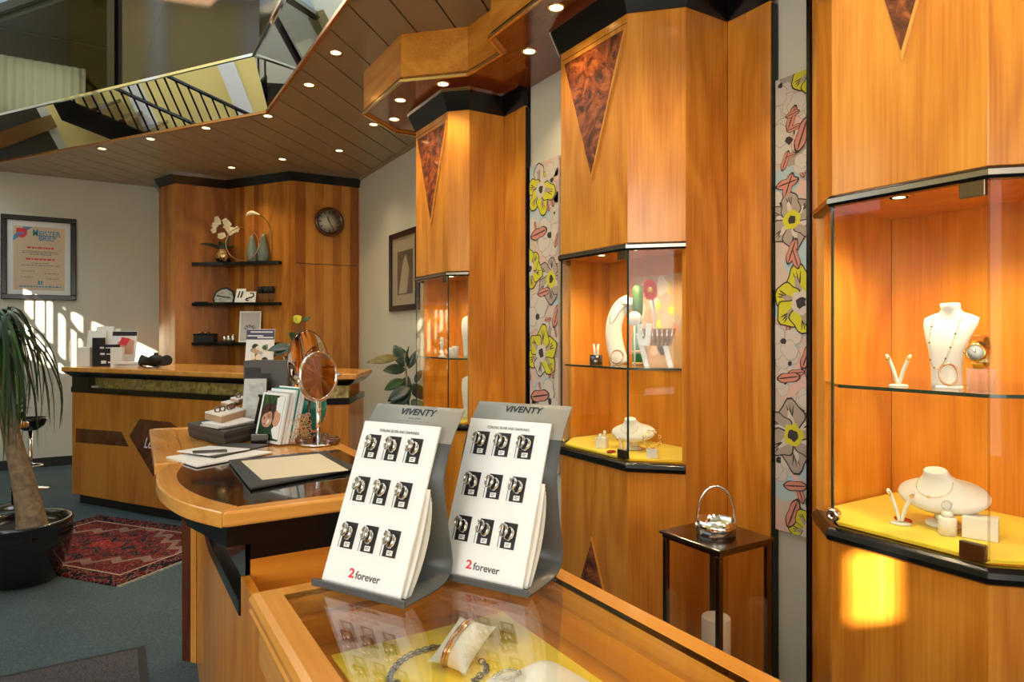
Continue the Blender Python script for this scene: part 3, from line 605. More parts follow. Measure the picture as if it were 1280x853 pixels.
def hanging(yL, yR, xw, z0, z1, label, flowers):
    """floral cloth panel facing -X; s runs from yL (left in the photo) to yR"""
    h = thing('floral_hanging', label, 'wall hanging', (xw, (yL + yR) / 2, z0), group='floral fabric panels between the cabinets')
    obj('cloth', MB().box(xw, yR, z0, xw + .012, yL, z1), 'fabric_ground', h, world=True, bevel=.002)
    W = yL - yR; rnd = random.Random(hash(label) % 1000 if False else len(label))
    cnt = [0]
    def poly(pts, mat, lay, name):
        o = .0003 + .00007 * lay + .000003 * (cnt[0] % 18); cnt[0] += 1
        q = [Vector((a, z)) for a, z in pts]
        for n_, c_, kp in ((Vector((1, 0)), .002, 1), (Vector((1, 0)), W - .002, -1), (Vector((0, 1)), .002, 1), (Vector((0, 1)), z1 - z0 - .002, -1)):
            if len(q) > 2: q = clip(q, n_, c_, kp)
        if len(q) < 3: return None
        return ([V(xw - o, yL - a.x, z0 + a.y) for a in q], mat)
    allm = ['fab_yellow', 'fab_dark', 'fab_white', 'fab_pink', 'fab_blush', 'fab_blue', 'fab_taupe']
    def emit(name, items):
        m = MB()
        for it in items:
            if it: m.mat(allm.index(it[1])); m.add(it[0], [list(range(len(it[0])))])
        if m.v: obj(name, m, allm, h, world=True)
    def petal(c, ang, L, wd, k=1.0, wob=0):
        pts = []
        for i in range(22):
            u = i / 21 * 2 - 1; side = 1 if i < 11 else -1
            tt = (i / 10) if i < 11 else (21 - i) / 10
            wv = wd * math.sin(PI * min(1, tt * .92 + .04)) ** .75 * (1 + .18 * math.sin(tt * 9 + wob)) * side
            a = tt * L; pts.append((a, wv))
        ca, sa = math.cos(ang), math.sin(ang); mx = L / 2
        return [(c[0] + (mx + (a - mx) * k) * ca - w_ * k * sa, c[1] + (mx + (a - mx) * k) * sa + w_ * k * ca) for a, w_ in pts]
    def blob(c, r, sq, ang, nk=12, j=.25):
        return [(c[0] + r * (1 + j * rnd.uniform(-1, 1)) * math.cos(a) * 1.0, c[1] + r * sq * (1 + j * rnd.uniform(-1, 1)) * math.sin(a)) for a in [ang + 2 * PI * i / nk for i in range(nk)]]
    for k in range(int((z1 - z0) * 34)):
        c = (rnd.uniform(0, W), rnd.uniform(0, z1 - z0)); emit('printed_wash', [poly(blob(c, rnd.uniform(.025, .06), 1.3, rnd.random() * 6), rnd.choice(['fab_blue', 'fab_blue', 'fab_blush', 'fab_white', 'fab_blush', 'fab_taupe']), 0, '')])
    extra = [(rnd.choice('kjlwwkj'), rnd.random(), rnd.uniform(0, z1 - z0), rnd.uniform(.05, .10)) for _ in range(int((z1 - z0) * 16))]
    for fi, (kind, a, z, R) in enumerate(extra + flowers):
        c = (a * W, z); it = []; lb = 0 if fi < len(extra) else 26
        if kind in 'yg':
            col = 'fab_yellow' if kind == 'y' else 'fab_taupe'
            n_ = 6; ph = rnd.random() * 6
            for i in range(n_):
                an = ph + 2 * PI * i / n_; L_ = R * rnd.uniform(.85, 1.12); wb = rnd.random() * 6
                it.append(poly(petal(c, an, L_ * 1.05, R * .42, 1.0, wb), 'fab_dark', lb + 1 + i * 3, ''))
                it.append(poly(petal(c, an, L_ * 1.05, R * .42, .90, wb), col if (kind == 'y' and i != 1) or kind == 'g' else 'fab_white', lb + 2 + i * 3, ''))
                for sh in (-.22, .05, .3): it.append(poly(petal((c[0] + .42 * R * math.cos(an), c[1] + .42 * R * math.sin(an)), an + sh, L_ * .45, R * .022, 1, wb), 'fab_dark', lb + 3 + i * 3, ''))
                it.append(poly(petal((c[0] + .1 * R * math.cos(an), c[1] + .1 * R * math.sin(an)), an + .12, L_ * .6, R * .10, 1, wb), 'fab_taupe' if kind == 'y' else 'fab_white', lb + 3 + i * 3, ''))
            it.append(poly(blob(c, R * .34, 1, 0, 14, .2), 'fab_white' if kind == 'y' else 'fab_yellow', lb + 21, '')); it.append(poly(blob(c, R * .17, 1, 0, 10, .3), 'fab_dark', lb + 22, ''))
            emit('printed_flower', it)
        elif kind == 'w':
            for i in range(5):
                an = rnd.random() * 6; 
                it.append(poly(petal(c, an, R, R * .45, 1.0), 'fab_taupe', lb + 1 + 2 * i, '')); it.append(poly(petal(c, an, R, R * .45, .93), 'fab_white', lb + 2 + 2 * i, ''))
            it.append(poly(blob(c, R * .15, 1, 0, 8, .3), 'fab_dark', lb + 14, '')); emit('printed_flower', it)
        else:
            an = {'l': .15, 'k': 1.2, 'j': 1.9}[kind]
            it.append(poly(petal(c, an, R, R * .2, 1.0), 'fab_dark', lb + 15, '')); it.append(poly(petal(c, an, R, R * .2, .86), 'fab_pink', lb + 16, '')); it.append(poly(petal(c, an, R, R * .03, .9), 'fab_dark', lb + 17, ''))
            emit('printed_leaf', it)
    return h
z0, z1 = .58, 2.25
hanging(1.599, 1.416, 2.125, z0, z1, 'long floral cloth hanging beside the chrome lantern', [('y', .88, 1.66, .10), ('l', .25, 1.52, .06), ('k', .50, 1.38, .13), ('k', .22, 1.22, .10), ('l', .02, 1.27, .10), ('g', .40, 1.14, .105), ('w', .75, 1.33, .06), ('l', .72, 1.0, .03), ('k', .30, .98, .10), ('j', .55, .96, .09), ('y', .60, .84, .125), ('w', .2, .70, .08), ('k', .62, .60, .10), ('l', .05, .56, .10), ('j', .9, .52, .1), ('g', .42, .36, .125), ('w', .85, .5, .06), ('l', .2, .17, .10), ('k', .75, .10, .12), ('y', .80, .03, .08), ('k', .3, .02, .12)])
hanging(3.012, 2.745, 1.952, .60, 2.216, 'long floral cloth hanging between the narrow cabinet and the cabinet with the silver basket', [('w', .8, 1.5, .1), ('y', .42, 1.47, .125), ('j', .85, 1.36, .08), ('l', .05, 1.23, .16), ('w', .72, 1.22, .12), ('k', .9, 1.15, .08), ('y', .02, 1.06, .12), ('l', .3, .92, .12), ('g', .78, .99, .125), ('w', .3, .80, .13), ('k', .85, .74, .13), ('l', .55, .78, .06), ('y', .44, .61, .135), ('l', .05, .37, .18), ('w', .72, .36, .12), ('j', .85, .48, .06), ('g', .4, .16, .12)])

# ------------------------------------------------------------------ recessed ceiling lamps
def lamp(p, z, r, watt, label, grp):
    watt *= 1.35
    t = thing('recessed_lamp', label, 'lamp', (p[0], p[1], z), group=grp)
    obj('ring', MB().lathe([(r, 0), (r * 1.25, -.004), (r * 1.3, -.001), (r * 1.3, 0)], 20), 'brass_trim', t)
    obj('bulb', MB().lathe([(r * .95, -.002), (.001, -.004)], 16), 'lamp_glow', t)
    d = bpy.data.lights.new('lamp_light', 'SPOT'); d.energy = watt; d.spot_size = 2.0; d.spot_blend = .8; d.color = (1, .76, .45); d.shadow_soft_size = .03
    o = bpy.data.objects.new('lamp_light', d); COL.objects.link(o); o.location = (p[0], p[1], z - .012)
for px, py in ((419.7, 65.8), (386.3, 106), (334.9, 145), (257.6, 160), (188.3, 173.6), (127.6, 185.8), (424, 188.3), (352.9, 199), (289.6, 209.5), (466.9, 155.5)):
    p = pz(px, py, ZC)
    edge = (px, py) not in ((424, 188.3), (352.9, 199), (289.6, 209.5), (466.9, 155.5))
    lamp(p, ZC, .030, 13, 'small brass recessed lamp in the plank ceiling following the mirrored band' if edge else 'small brass recessed lamp in the plank ceiling above the wooden wall unit', 'recessed lamps along the mirrored band' if edge else 'recessed lamps before the wall unit')
for px, py in ((553.8, 104.9), (500.4, 125.1), (492.8, 149), (661.5, 64.1), (695.3, 9.3)):
    p = pz(px, py, ZS); lamp(p, ZS, .030, 11, 'small brass recessed lamp in the red wood soffit', 'recessed lamps in the soffit')
for y in (1.55, .9, .4): lamp((1.55 if y > 1 else 1.46, y, 0), ZS, .034, 13, 'small brass recessed lamp in the red wood soffit', 'recessed lamps in the soffit')
for y in (1.6, .5, -.6): lamp((1.15, y, 0), ZC, .030, 24, 'small brass recessed lamp in the plank ceiling above the staff aisle', 'recessed lamps above the aisle')

# ------------------------------------------------------------------ corner wall unit with shelves
UP = [(.50, YB), (.455, 7.60), (.575, 7.30), (1.06, 7.30), (1.52, 6.58), (XR, 6.55)]
wu = thing('wall_unit', 'tall striped cherry veneer corner wall unit with black floating shelves', 'wall unit', (1.3, 7.4, 0))
U = lambda name, mb, mat, par=wu, **kw: obj(name, mb, mat, par, world=True, **kw)
ZU = 2.80
for i, (p, q) in enumerate(zip(UP[:-1], UP[1:])):
    if i < 4: U('panel', MB().slab(q, p, 0, ZU, .02), 'unit_wood')
# door side: lower and upper door, fixed side strips
dx = UP[4]; y0 = dx[1]
a, b_ = paty(370, 300, 6.56).x, paty(447, 300, 6.56).x
zsm = 2.005
U('stile', MB().slab((a - .003, y0), dx, 0, ZU, .02), 'unit_wood'); U('stile', MB().slab(UP[5], (b_ + .003, 6.553), 0, ZU, .02), 'unit_wood')
U('door_carcass', MB().box(a - .003, y0 + .021, 0, b_ + .003, y0 + .03, ZU), 'black_matte')
U('upper_door', MB().slab((b_, 6.556), (a, y0), zsm + .003, ZU, .02), 'unit_wood'); U('lower_door', MB().slab((b_, 6.556), (a, y0), .02, zsm - .003, .02), 'unit_wood')
U('cornice', MB().sweep(UP, [(-.02, ZU), (.003, ZU), (.045, ZC - .012), (.045, ZC - .002), (-.02, ZC - .002)], -1 if False else 1), 'black_lacquer')
U('cornice_edge', MB().sweep(UP, [(.046, ZC - .012), (.05, ZC - .012), (.05, ZC - .004), (.046, ZC - .004)], 1), 'chrome')
SHELF = []
for y_ in (328, 378.5, 428):
    z = HC + (420 - y_) * 6.55 / F; SHELF.append(z)
    dg = (Vector(UP[4]) - Vector(UP[3])).normalized(); e = Vector(UP[3]) + dg * .74; nrm = Vector((dg.y, -dg.x))
    pl = [(.72, 7.30), (UP[3][0], 7.30), (e.x, e.y), (e.x + nrm.x * .05, e.y + nrm.y * .05), (.98, 7.06), (.72, 7.24)]
    U('shelf', MB().prism(pl, z - .032, z), 'black_lacquer', bevel=.003)

# ------------------------------------------------------------------ far counter
FCn = [(-.265, 6.245), (.985, 4.20), (1.30, 4.12)]       # front line of the body, left to right
t2 = V(-.2, 6.16, 0)
c0 = pd(90, 500, 5.16); c1 = pd(370, 500, 4.13); c2 = pd(436, 500, 4.22)
FCn = [(c0.x, c0.y), (c1.x, c1.y), (c2.x, c2.y)]
bk = [(c2.x + .25, c2.y + .45), (c0.x + .55, c0.y + .42)]
fc = thing('reception_counter', 'far cherry reception counter with gold glass band and dark diamond inlay', 'counter', (.5, 5.5, 0))
R = lambda name, mb, mat, par=fc, **kw: obj(name, mb, mat, par, world=True, **kw)
ring = FCn + bk
def inset(o): 
    m_ = MB().sweep(ring, [(o, 0)] * 1, 1, True); return [(p.x, p.y) for p in m_.v]
# walk left->right: d ~ (+,-): right-hand normal (d.y,-d.x) points to the room front
R('kick', MB().prism(inset(-.04), 0, .075), 'black_matte')
body = R('body', MB().prism(inset(0), .075, .865), 'counter_wood', bevel=.003)
R('lower_band', MB().prism(inset(.006), .865, .905), 'black_lacquer', bevel=.002)
R('core', MB().prism(inset(-.12), .905, .985), 'black_matte')
R('foil_back', MB().sweep(FCn, [(-.06, .905), (-.05, .905), (-.05, .985), (-.06, .985)], 1), 'gold_foil')
for i in range(2):
    p, q = Vector(FCn[i]), Vector(FCn[i + 1]); d = (q - p).normalized(); n_ = 3 if i == 0 else 1
    if i == 0: R('corner_post', MB().slab(p, p + d * .22, .905, .985, -.045), 'black_lacquer'); p = p + d * .22
    for k in range(n_): R('glass_pane', MB().slab(p + (q - p) * (k / n_) + d * .003, p + (q - p) * ((k + 1) / n_) - d * .003, .907, .983, -.006), 'glass')
R('taper', MB().prism(inset(.004), .985, 1.025, inset(.05)), 'black_lacquer')
R('worktop', MB().prism(inset(.055), 1.025, 1.06), 'edge_x', bevel=.006)
# dark inlays on the front: arrow bar and diamond with script mark
p, q = Vector(FCn[0]), Vector(FCn[1]); dd = (q - p).normalized()
def on_front(px, py):
    r = ray(px, py); n = Vector((dd.y, -dd.x)); tt = p.dot(n) / Vector(r[:2]).dot(n); w_ = Vector(r[:2]) * tt; return ((w_ - p).dot(dd), HC + r[2] * tt)
R('inlay_bar', MB().facepoly(p, q, [on_front(*c) for c in ((95, 535.5), (152, 540), (161, 558.5), (95, 553))], .0003, .003), 'walnut_x', body)
dm = [on_front(*c) for c in ((175, 524), (213, 528), (240, 548), (192, 596), (162, 545))]
R('inlay_diamond', MB().facepoly(p, q, dm, .0003, .003), 'walnut_x', body)
a0, z0_ = on_front(180, 554); P3 = V(p.x + dd.x * a0 + dd.y * .0045, p.y + dd.y * a0 - dd.x * .0045, z0_)
text('script_mark', 'Le', .11, basis(P3, (dd.x, dd.y, 0), (0, 0, 1), (dd.y, -dd.x, 0)), 'white_card', body, align='LEFT', shear=.5, sx=.8)

# ------------------------------------------------------------------ service desk with curved front edge and smoked glass top
ZD = .93
dk = thing('service_desk', 'cherry service desk with curved edge and smoked glass top', 'desk', (.44, 2.2, 0))
D = lambda name, mb, mat, par=dk, **kw: obj(name, mb, mat, par, world=True, **kw)
def smooth2(P, n=4):
    P = [Vector(p) for p in P]; out = []
    for i in range(len(P) - 1):
        a, b, c, d = P[max(i - 1, 0)], P[i], P[i + 1], P[min(i + 2, len(P) - 1)]
        for k in range(n): t = k / n; out.append(.5 * (2 * b + (c - a) * t + (2 * a - 5 * b + 4 * c - d) * t * t + (3 * b - a - 3 * c + d) * t ** 3))
    return [(p.x, p.y) for p in out + [P[-1]]]
curve = smooth2([(.205, 1.50), (.150, 1.62), (.118, 1.76), (.108, 1.90), (.118, 2.03), (.150, 2.15)])
outer = [(.69, 1.50)] + curve + [(.69, 2.15)]
inc = smooth2([(.245, 1.545), (.20, 1.65), (.168, 1.78), (.158, 1.90), (.166, 2.02), (.196, 2.15)])
inn = [(.65, 1.545)] + inc + [(.65, 2.15)]
# top frame in pieces: front rail, curved rail, back rail
D('front_rail', MB().prism([(.69, 1.50), curve[0], inn[1], (.69, 1.545)], ZD - .034, ZD), 'edge_x', bevel=.006)
D('curved_rail', MB().prism(curve + inc[::-1], ZD - .034, ZD), 'edge_y', bevel=.004)
D('back_rail', MB().prism([(.65, 1.545), (.69, 1.545), (.69, 3.0), (.65, 3.0)], ZD - .034, ZD), 'edge_y', bevel=.004)
D('left_rail', MB().prism([(.115, 2.155), (.125, 2.13), (.275, 2.93), (.155, 3.0)][:0] or [(.118, 2.17), (.20, 2.17), (.235, 2.955), (.145, 3.0)], ZD - .034, ZD), 'edge_y', bevel=.005)
D('far_rail', MB().prism([(.145, 3.0), (.235, 2.955), (.65, 2.955), (.65, 3.0)], ZD - .034, ZD), 'edge_x', bevel=.004)
D('smoked_glass', MB().prism(inn, ZD - .012, ZD - .002), 'smoked_top')
D('clear_top', MB().prism([(.20, 2.155), (.65, 2.155), (.65, 2.955), (.235, 2.955)], ZD - .034, ZD - .003), 'edge_y')
D('taper', MB().prism([(.655, 1.535), (.22, 1.535), (.165, 1.76), (.16, 1.9), (.175, 2.1), (.185, 2.93), (.655, 2.93)], .845, ZD - .035), 'black_lacquer')
BF = [(.306, 2.895), (.262, 2.05), (.262, 1.545)]           # customer side of the body, far -> near
D('carcass', MB().prism([(.31, 2.93), (.272, 2.06), (.272, 1.56), (.64, 1.56), (.64, 2.93)], .03, .845), 'walnut_x')
D('front_panel', MB().slab(BF[1], BF[2], .0, .70, -.02), 'cherry_z')
D('front_panel', MB().slab(BF[0], BF[1], .0, .70, -.02), 'cherry_z')
D('end_panel', MB().slab(BF[2], (.64, 1.545), .0, .808, -.015), 'cherry_x'); D('end_band', MB().slab(BF[2], (.64, 1.545), .808, .845, -.015), 'black_lacquer')
D('smoked_band', MB().slab(BF[1], BF[2], .72, .845, -.008), 'smoked_top'); D('smoked_band', MB().slab(BF[0], BF[1], .72, .845, -.008), 'smoked_top')
D('lower_band', MB().sweep(BF, [(-.02, .688), (.016, .688), (.016, .722), (-.02, .722)], 1), 'black_lacquer', bevel=.002)
D('fin', MB().slab((.258, 2.955), (.285, 2.925), .0, ZD - .036, -.03), 'walnut_z'); D('fin_edge', MB().slab((.286, 2.924), (.303, 2.900), .0, ZD - .036, -.03), 'edge_z')

# ------------------------------------------------------------------ glass-topped showcase counter in the foreground
sc = thing('glass_counter', 'glass topped cherry counter lined with yellow cloth', 'counter', (.402, .2, 0))
S = lambda name, mb, mat, par=sc, **kw: obj(name, mb, mat, par, world=True, **kw)
x0, x1, y0, y1 = .176, .628, -.85, 1.02
fr = .040
prof = lambda: None
S('top_frame', MB().sweep([(x1, y0), (x1, y1), (x0, y1), (x0, y0)], [(-fr, ZD - .034), (-.004, ZD - .034), (0, ZD - .028), (-.004, ZD - .0235), (0, ZD - .019), (0, ZD - .012), (-.004, ZD - .004), (-.012, ZD), (-fr, ZD)], 1), 'edge_y')
S('link_panel', MB().slab((.25, 1.542), (.25, .992), 0, .775, -.018), 'cherry_z')
S('glass_top', MB().box(x0 + fr, y0, ZD - .008, x1 - fr, y1 - fr, ZD - .001), 'glass_top')
S('glass_gasket', MB().box(x0 + fr - .0015, y0, ZD - .009, x0 + fr, y1 - fr, ZD - .0005).box(x0 + fr, y1 - fr, ZD - .009, x1 - fr, y1 - fr + .0012, ZD - .0005).box(x1 - fr, y0, ZD - .009, x1 - fr + .0015, y1 - fr, ZD - .0005), 'black_matte')
ZT = .855
S('tray_floor', MB().box(x0 + .03, y0, ZT - .02, x1 - .03, y1 - .03, ZT), 'cherry_y')
S('tray_step', MB().box(x0 + .03, y0, ZT, x0 + .052, y1 - .03, ZD - .034), 'cherry_y'); S('tray_step', MB().box(x1 - .052, y0, ZT, x1 - .03, y1 - .03, ZD - .034), 'cherry_y'); S('tray_step', MB().box(x0 + .053, y1 - .065, ZT, x1 - .053, y1 - .03, ZD - .034), 'cherry_x')
S('body', MB().box(x0 + .024, y0, .06, x1 - .03, y1 - .03, ZT - .02), 'cherry_z'); S('kick', MB().box(x0 + .05, y0, 0, x1 - .06, y1 - .06, .06), 'black_matte')
S('apron', MB().box(x0 + .012, y0, ZT - .03, x0 + .03, y1 - .012, ZD - .034).box(x0 + .03, y1 - .03, ZT - .03, x1 - .012, y1 - .012, ZD - .034).box(x1 - .03, y0, ZT - .03, x1 - .012, y1 - .03, ZD - .034), 'edge_y')
obj('display_mat', MB().box(.264, -.7, ZT, .540, .912, ZT + .005), 'yellow_cloth', label='yellow cloth mat inside the glass topped counter', cat='mat', bevel=.002)

# ------------------------------------------------------------------ jewellery stands and jewellery
def loft(m, secs, seg=24):      # sections (cx, cy, z, rx, ry)
    vs = [V(cx + rx * math.cos(2 * PI * j / seg), cy + ry * math.sin(2 * PI * j / seg), z) for cx, cy, z, rx, ry in secs for j in range(seg)]; k = len(secs)
    m.add(vs, [(i * seg + j, i * seg + (j + 1) % seg, (i + 1) * seg + (j + 1) % seg, (i + 1) * seg + j) for i in range(k - 1) for j in range(seg)] + [list(range(seg))[::-1], list(range((k - 1) * seg, k * seg))], True)
    return m
BUST = [(0, 0, 0, .034, .022), (0, 0, .012, .034, .021), (0, .004, .05, .034, .017), (0, .004, .09, .040, .016), (0, -.004, .125, .051, .017), (0, -.018, .152, .060, .020), (0, -.025, .168, .060, .021), (0, -.026, .176, .045, .021), (0, -.025, .182, .026, .020), (0, -.022, .19, .021, .018), (0, -.018, .203, .022, .018)]
def bust_y(z, x):               # front surface of the bust
    for a, b in zip(BUST[:-1], BUST[1:]):
        if a[2] <= z <= b[2]:
            f = (z - a[2]) / (b[2] - a[2]); rx = a[3] + (b[3] - a[3]) * f; ry = a[4] + (b[4] - a[4]) * f; cy = a[1] + (b[1] - a[1]) * f
            return cy + ry * math.sqrt(max(0, 1 - (x / rx) ** 2)) + .0012
    return 0
def smooth_path(pts, n=6):
    out = []; P = [Vector(p) for p in pts]
    for i in range(len(P) - 1):
        p0, p1, p2, p3 = P[max(i - 1, 0)], P[i], P[i + 1], P[min(i + 2, len(P) - 1)]
        for k in range(n):
            t = k / n; out.append(.5 * ((2 * p1) + (p2 - p0) * t + (2 * p0 - 5 * p1 + 4 * p2 - p3) * t * t + (3 * p1 - p0 - 3 * p2 + p3) * t ** 3))
    return out + [P[-1]]
def face(dx, dy): return math.atan2(dy, dx) - PI / 2      # rz that turns local +Y towards (dx, dy)
# cabinet 0, glass shelf
b0 = V(1.735, .822, SH)
rzb = face(-1, -.08)
t = thing('necklace_bust', 'tall white leatherette necklace bust on the glass shelf beside the gold watch', 'bust', b0, rzb)
obj('torso', loft(MB(), BUST), 'leatherette', t); obj('neck_cap', MB().lathe([(.020, 0), (.019, .002)], 20, (0, -.018, .2025), sy=.82), 'white_card', t)
t = thing('gold_necklace', 'thin gold necklace with dark beads on the tall white bust', 'necklace', b0, rzb)
pp = smooth_path([(.030, .172), (.034, .14), (.034, .10), (.030, .06), (.014, .045), (0, .06), (-.012, .09), (-.022, .13), (-.028, .168)], 5)
pp = [V(p[0], bust_y(p[1], p[0]), p[1]) for p in [(q.x, q.y) for q in [Vector((a[0], a[1])) for a in pp]]] if False else None
raw = [(.030, .172), (.034, .14), (.034, .10), (.030, .06), (.014, .045), (0, .06), (-.012, .09), (-.022, .13), (-.028, .168)]
pts = smooth_path([V(a, 0, c) for a, c in raw], 5); pts = [V(p.x, bust_y(p.z, p.x), p.z) for p in pts]
obj('chain', MB().tube(pts, .0006, 5), 'gold', t)
for i in (4, 9, 14, 18, 27, 31, 35): obj('bead', MB().ball(pts[i], .0021, 8, 6), 'steel_dark', t)
ax = frame((-.2, .9, .25))
obj('bangle', MB().torus((0, 0, 0), .019, .0022, seg=28, rs=6, flat=1.6, ry=1.3).shift(basis(V(1.685, .795, SH + .034), frame((-.75, -.66, .12))[0], frame((-.75, -.66, .12))[1], frame((-.75, -.66, .12))[2])), 'rose_gold', label='oval gold bangle leaning on the tall white bust', cat='bangle')
obj('display_plinth', MB().cbox((1.70, .80, SH), .05, .03, .006, rzb), 'white_card', label='flat white plinth under the leaning gold bangle', cat='stand', bevel=.001)
def earring_stand(p, rz, lab, s=1.0):
    t = thing('earring_stand', lab, 'stand', p, rz, group='small white earring stands')
    obj('foot', MB().lathe([(.012 * s, 0), (.012 * s, .003), (.010 * s, .005)], 16, sy=.8), 'leatherette', t)
    for k in (-1, 1):
        pth = smooth_path([V(.001 * k, 0, .004), V(.006 * k, 0, .022), V(.011 * k, 0, .036), V(.013 * k, .003, .0405), V(.0125 * k, .006, .039)], 4)
        obj('arm', MB().tube([q * s for q in pth], .0040 * s, 8, flat=.6), 'leatherette', t)
        obj('earring', MB().ball(V(.0125 * k, .0075, .038) * s, .0024 * s, 8, 6), 'gold', t)
    return t
earring_stand(V(1.675, .905, SH), face(-.9, -.44), 'white forked earring stand on the glass shelf beside the tall bust', 1.8)
# gold watch on its clear block
wp = V(1.672, .722, SH)
t = thing('acrylic_block', 'clear acrylic block under the gold watch', 'stand', M=Matrix.Translation(wp) @ Matrix.Rotation(face(-.85, -.5), 4, 'Z') @ Matrix.Scale(1.45, 4))
obj('block', MB().box(-.017, -.017, 0, .017, .017, .036), 'acrylic', t); obj('collar', MB().torus((0, 0, .058), .019, .0022, (V(0, 1, 0), V(0, 0, 1), V(1, 0, 0)), 24, 6, flat=4), 'acrylic', t)
t = thing('wristwatch', 'gold wristwatch with white dial on a clear block', 'watch', M=Matrix.Translation(wp + V(0, 0, .088)) @ Matrix.Rotation(face(-.97, -.1), 4, 'Z') @ Matrix.Scale(1.45, 4))
for k in range(22):
    a = 2 * PI * k / 22
    if math.cos(a) > .80: continue
    c = V(0, math.cos(a) * .021, math.sin(a) * .025); tn = V(0, -math.sin(a) * .021, math.cos(a) * .025).normalized(); nr = V(1, 0, 0).cross(tn)
    obj('link', MB().obox(c, V(.0075, 0, 0), tn * .0030, nr * .0013), 'gold', t)
W3 = (V(1, 0, 0), V(0, 0, 1), V(0, 1, 0))
cs_ = obj('case', MB().lathe([(.012, .017), (.0138, .018), (.0138, .023), (.0118, .0245), (.0112, .0238)], 24, (0, 0, 0), W3), 'gold', t)
obj('dial', MB().lathe([(.0112, .0242), (.0005, .0244)], 24, (0, 0, 0), W3), 'white_card', cs_)
obj('hand', MB().obox((.002, .0247, .002), (.0028, 0, .0028), (.0002, 0, -.0002), (0, .0001, 0)).obox((-.001, .0247, .003), (-.0008, 0, .003), (.0003, 0, .0001), (0, .0001, 0)), 'ink_black', cs_)
obj('crown', MB().lathe([(.0018, .0135), (.0018, .0165)], 8, (0, .0205, 0), (V(0, 1, 0), V(0, 0, 1), V(1, 0, 0))), 'gold', cs_)
# low neck form on a pedestal
def low_bust(p, rz, s, lab, neck_lab, pend):
    t = thing('necklace_form', lab, 'bust', p, rz)
    obj('foot', MB().lathe([(.040, 0), (.040, .006), (.034, .012), (.018, .016)], 28).shift(Matrix.Diagonal((s, s, s, 1))), 'leatherette', t)
    obj('stem', MB().lathe([(.018, .014), (.016, .055)], 20).shift(Matrix.Diagonal((s, s, s, 1))), 'leatherette', t)
    prof = [(.006, -.030), (.055, -.030), (.092, -.024), (.108, -.012), (.111, -.004), (.106, .004), (.080, .016), (.055, .030), (.038, .044), (.031, .056), (.029, .064), (.027, .066)]
    T = Matrix.Diagonal((s, s, s, 1)) @ Matrix.Translation((0, .004, .082)) @ Matrix.Rotation(-.42, 4, 'X')
    obj('shoulders', MB().lathe(prof, 32, sy=.62).shift(T), 'leatherette', t)
    n_ = thing(pend, neck_lab, 'necklace', p, rz); cpts = []
    for k in range(25):
        a = -1.35 + 2.7 * k / 24; r = .040 + .040 * math.cos(a) ** 2 * 1.0; 
        # height of the surface at this radius along the front
        rr = r
        for (r0, z0_), (r1, z1_) in zip(prof[5:-1], prof[6:]):
            if r1 <= rr <= r0: zz = z0_ + (z1_ - z0_) * (r0 - rr) / (r0 - r1); break
        cpts.append(T @ V(rr * math.sin(a), rr * .62 * math.cos(a), zz + .0015))
    obj('chain', MB().tube(cpts, .0007, 5), 'gold', n_); obj('pendant', MB().ball(cpts[12] + V(0, .001, 0), .0035 * s, 10, 8), 'gold', n_)
low_bust(V(1.80, .862, ML), face(-1, .12), 1.0, 'low white neck form on a pedestal on the yellow mat near white cubes', 'fine gold necklace with round pendant on the low neck form beside the white cubes', 'fine_necklace')
def mat_poly(P, in_=.02):
    xF, b = P['xF'], P['b']; return [(xF + .018, P['yA1'] - .006), (xF + .018, P['yA0'] + .012), (xF + b + .012, P['yA0'] - b + .03), (P['xD'] + .005, P['yA0'] - b + .03), (P['xD'] + .005, P['yA1'] + b - .03), (xF + b, P['yA1'] + b - .03)]
ml = ['yellow display mat under the low neck form in the cabinet with the watch', 'yellow display mat in the cabinet with the silver basket', 'yellow display mat in the narrow cabinet']
for P, lb in zip(CAB, ml): obj('vitrine_mat', MB().prism(mat_poly(P), VB + .001, ML - .001), 'yellow_cloth', label=lb, cat='mat', group='yellow mats in the cabinets', bevel=.002)
earring_stand(V(1.722, .925, ML), face(-.9, -.44), 'white forked earring stand on the yellow mat beside the red dish', 2.0)
def petal_dish(p, rz, lab, r=.021):
    obj('petal_dish', MB().lathe([(.3 * r, 0), (r, .003), (r * 1.02, .006), (r * .6, .0035), (.001, .0025)], 20, p, (V(math.cos(rz), math.sin(rz), 0), V(-math.sin(rz), math.cos(rz), 0), V(0, 0, 1)), sy=.6), 'red_enamel', label=lab, cat='dish')
petal_dish(V(1.752, .935, ML), 1.2, 'dark red petal shaped dish behind the forked earring stand', .026)
t = thing('ring_stand', 'white cylinder ring stand with a domed ring beside the white cube', 'stand', M=Matrix.Translation(V(1.728, .818, ML)) @ Matrix.Scale(1.35, 4)); obj('post', MB().lathe([(.0145, 0), (.0145, .030), (.013, .0315)], 24), 'frost_white', t)
obj('dome', MB().ball((0, 0, .036), (.010, .010, .0065), 14, 8), 'leatherette', t)
fx = frame((-.7, -.6, .2)); obj('dress_ring', MB().torus(V(1.728, .818, ML + .0685), .0105, .0020, fx, 24, 8, flat=2.2), 'silver', label='wide silver ring on the white cylinder stand', cat='ring')
obj('display_cube', MB().cbox((1.768, .764, ML), .052, .070, .050, .35), 'frost_white', label='cream display cube on the yellow mat beside the low neck form', cat='stand', bevel=.001)

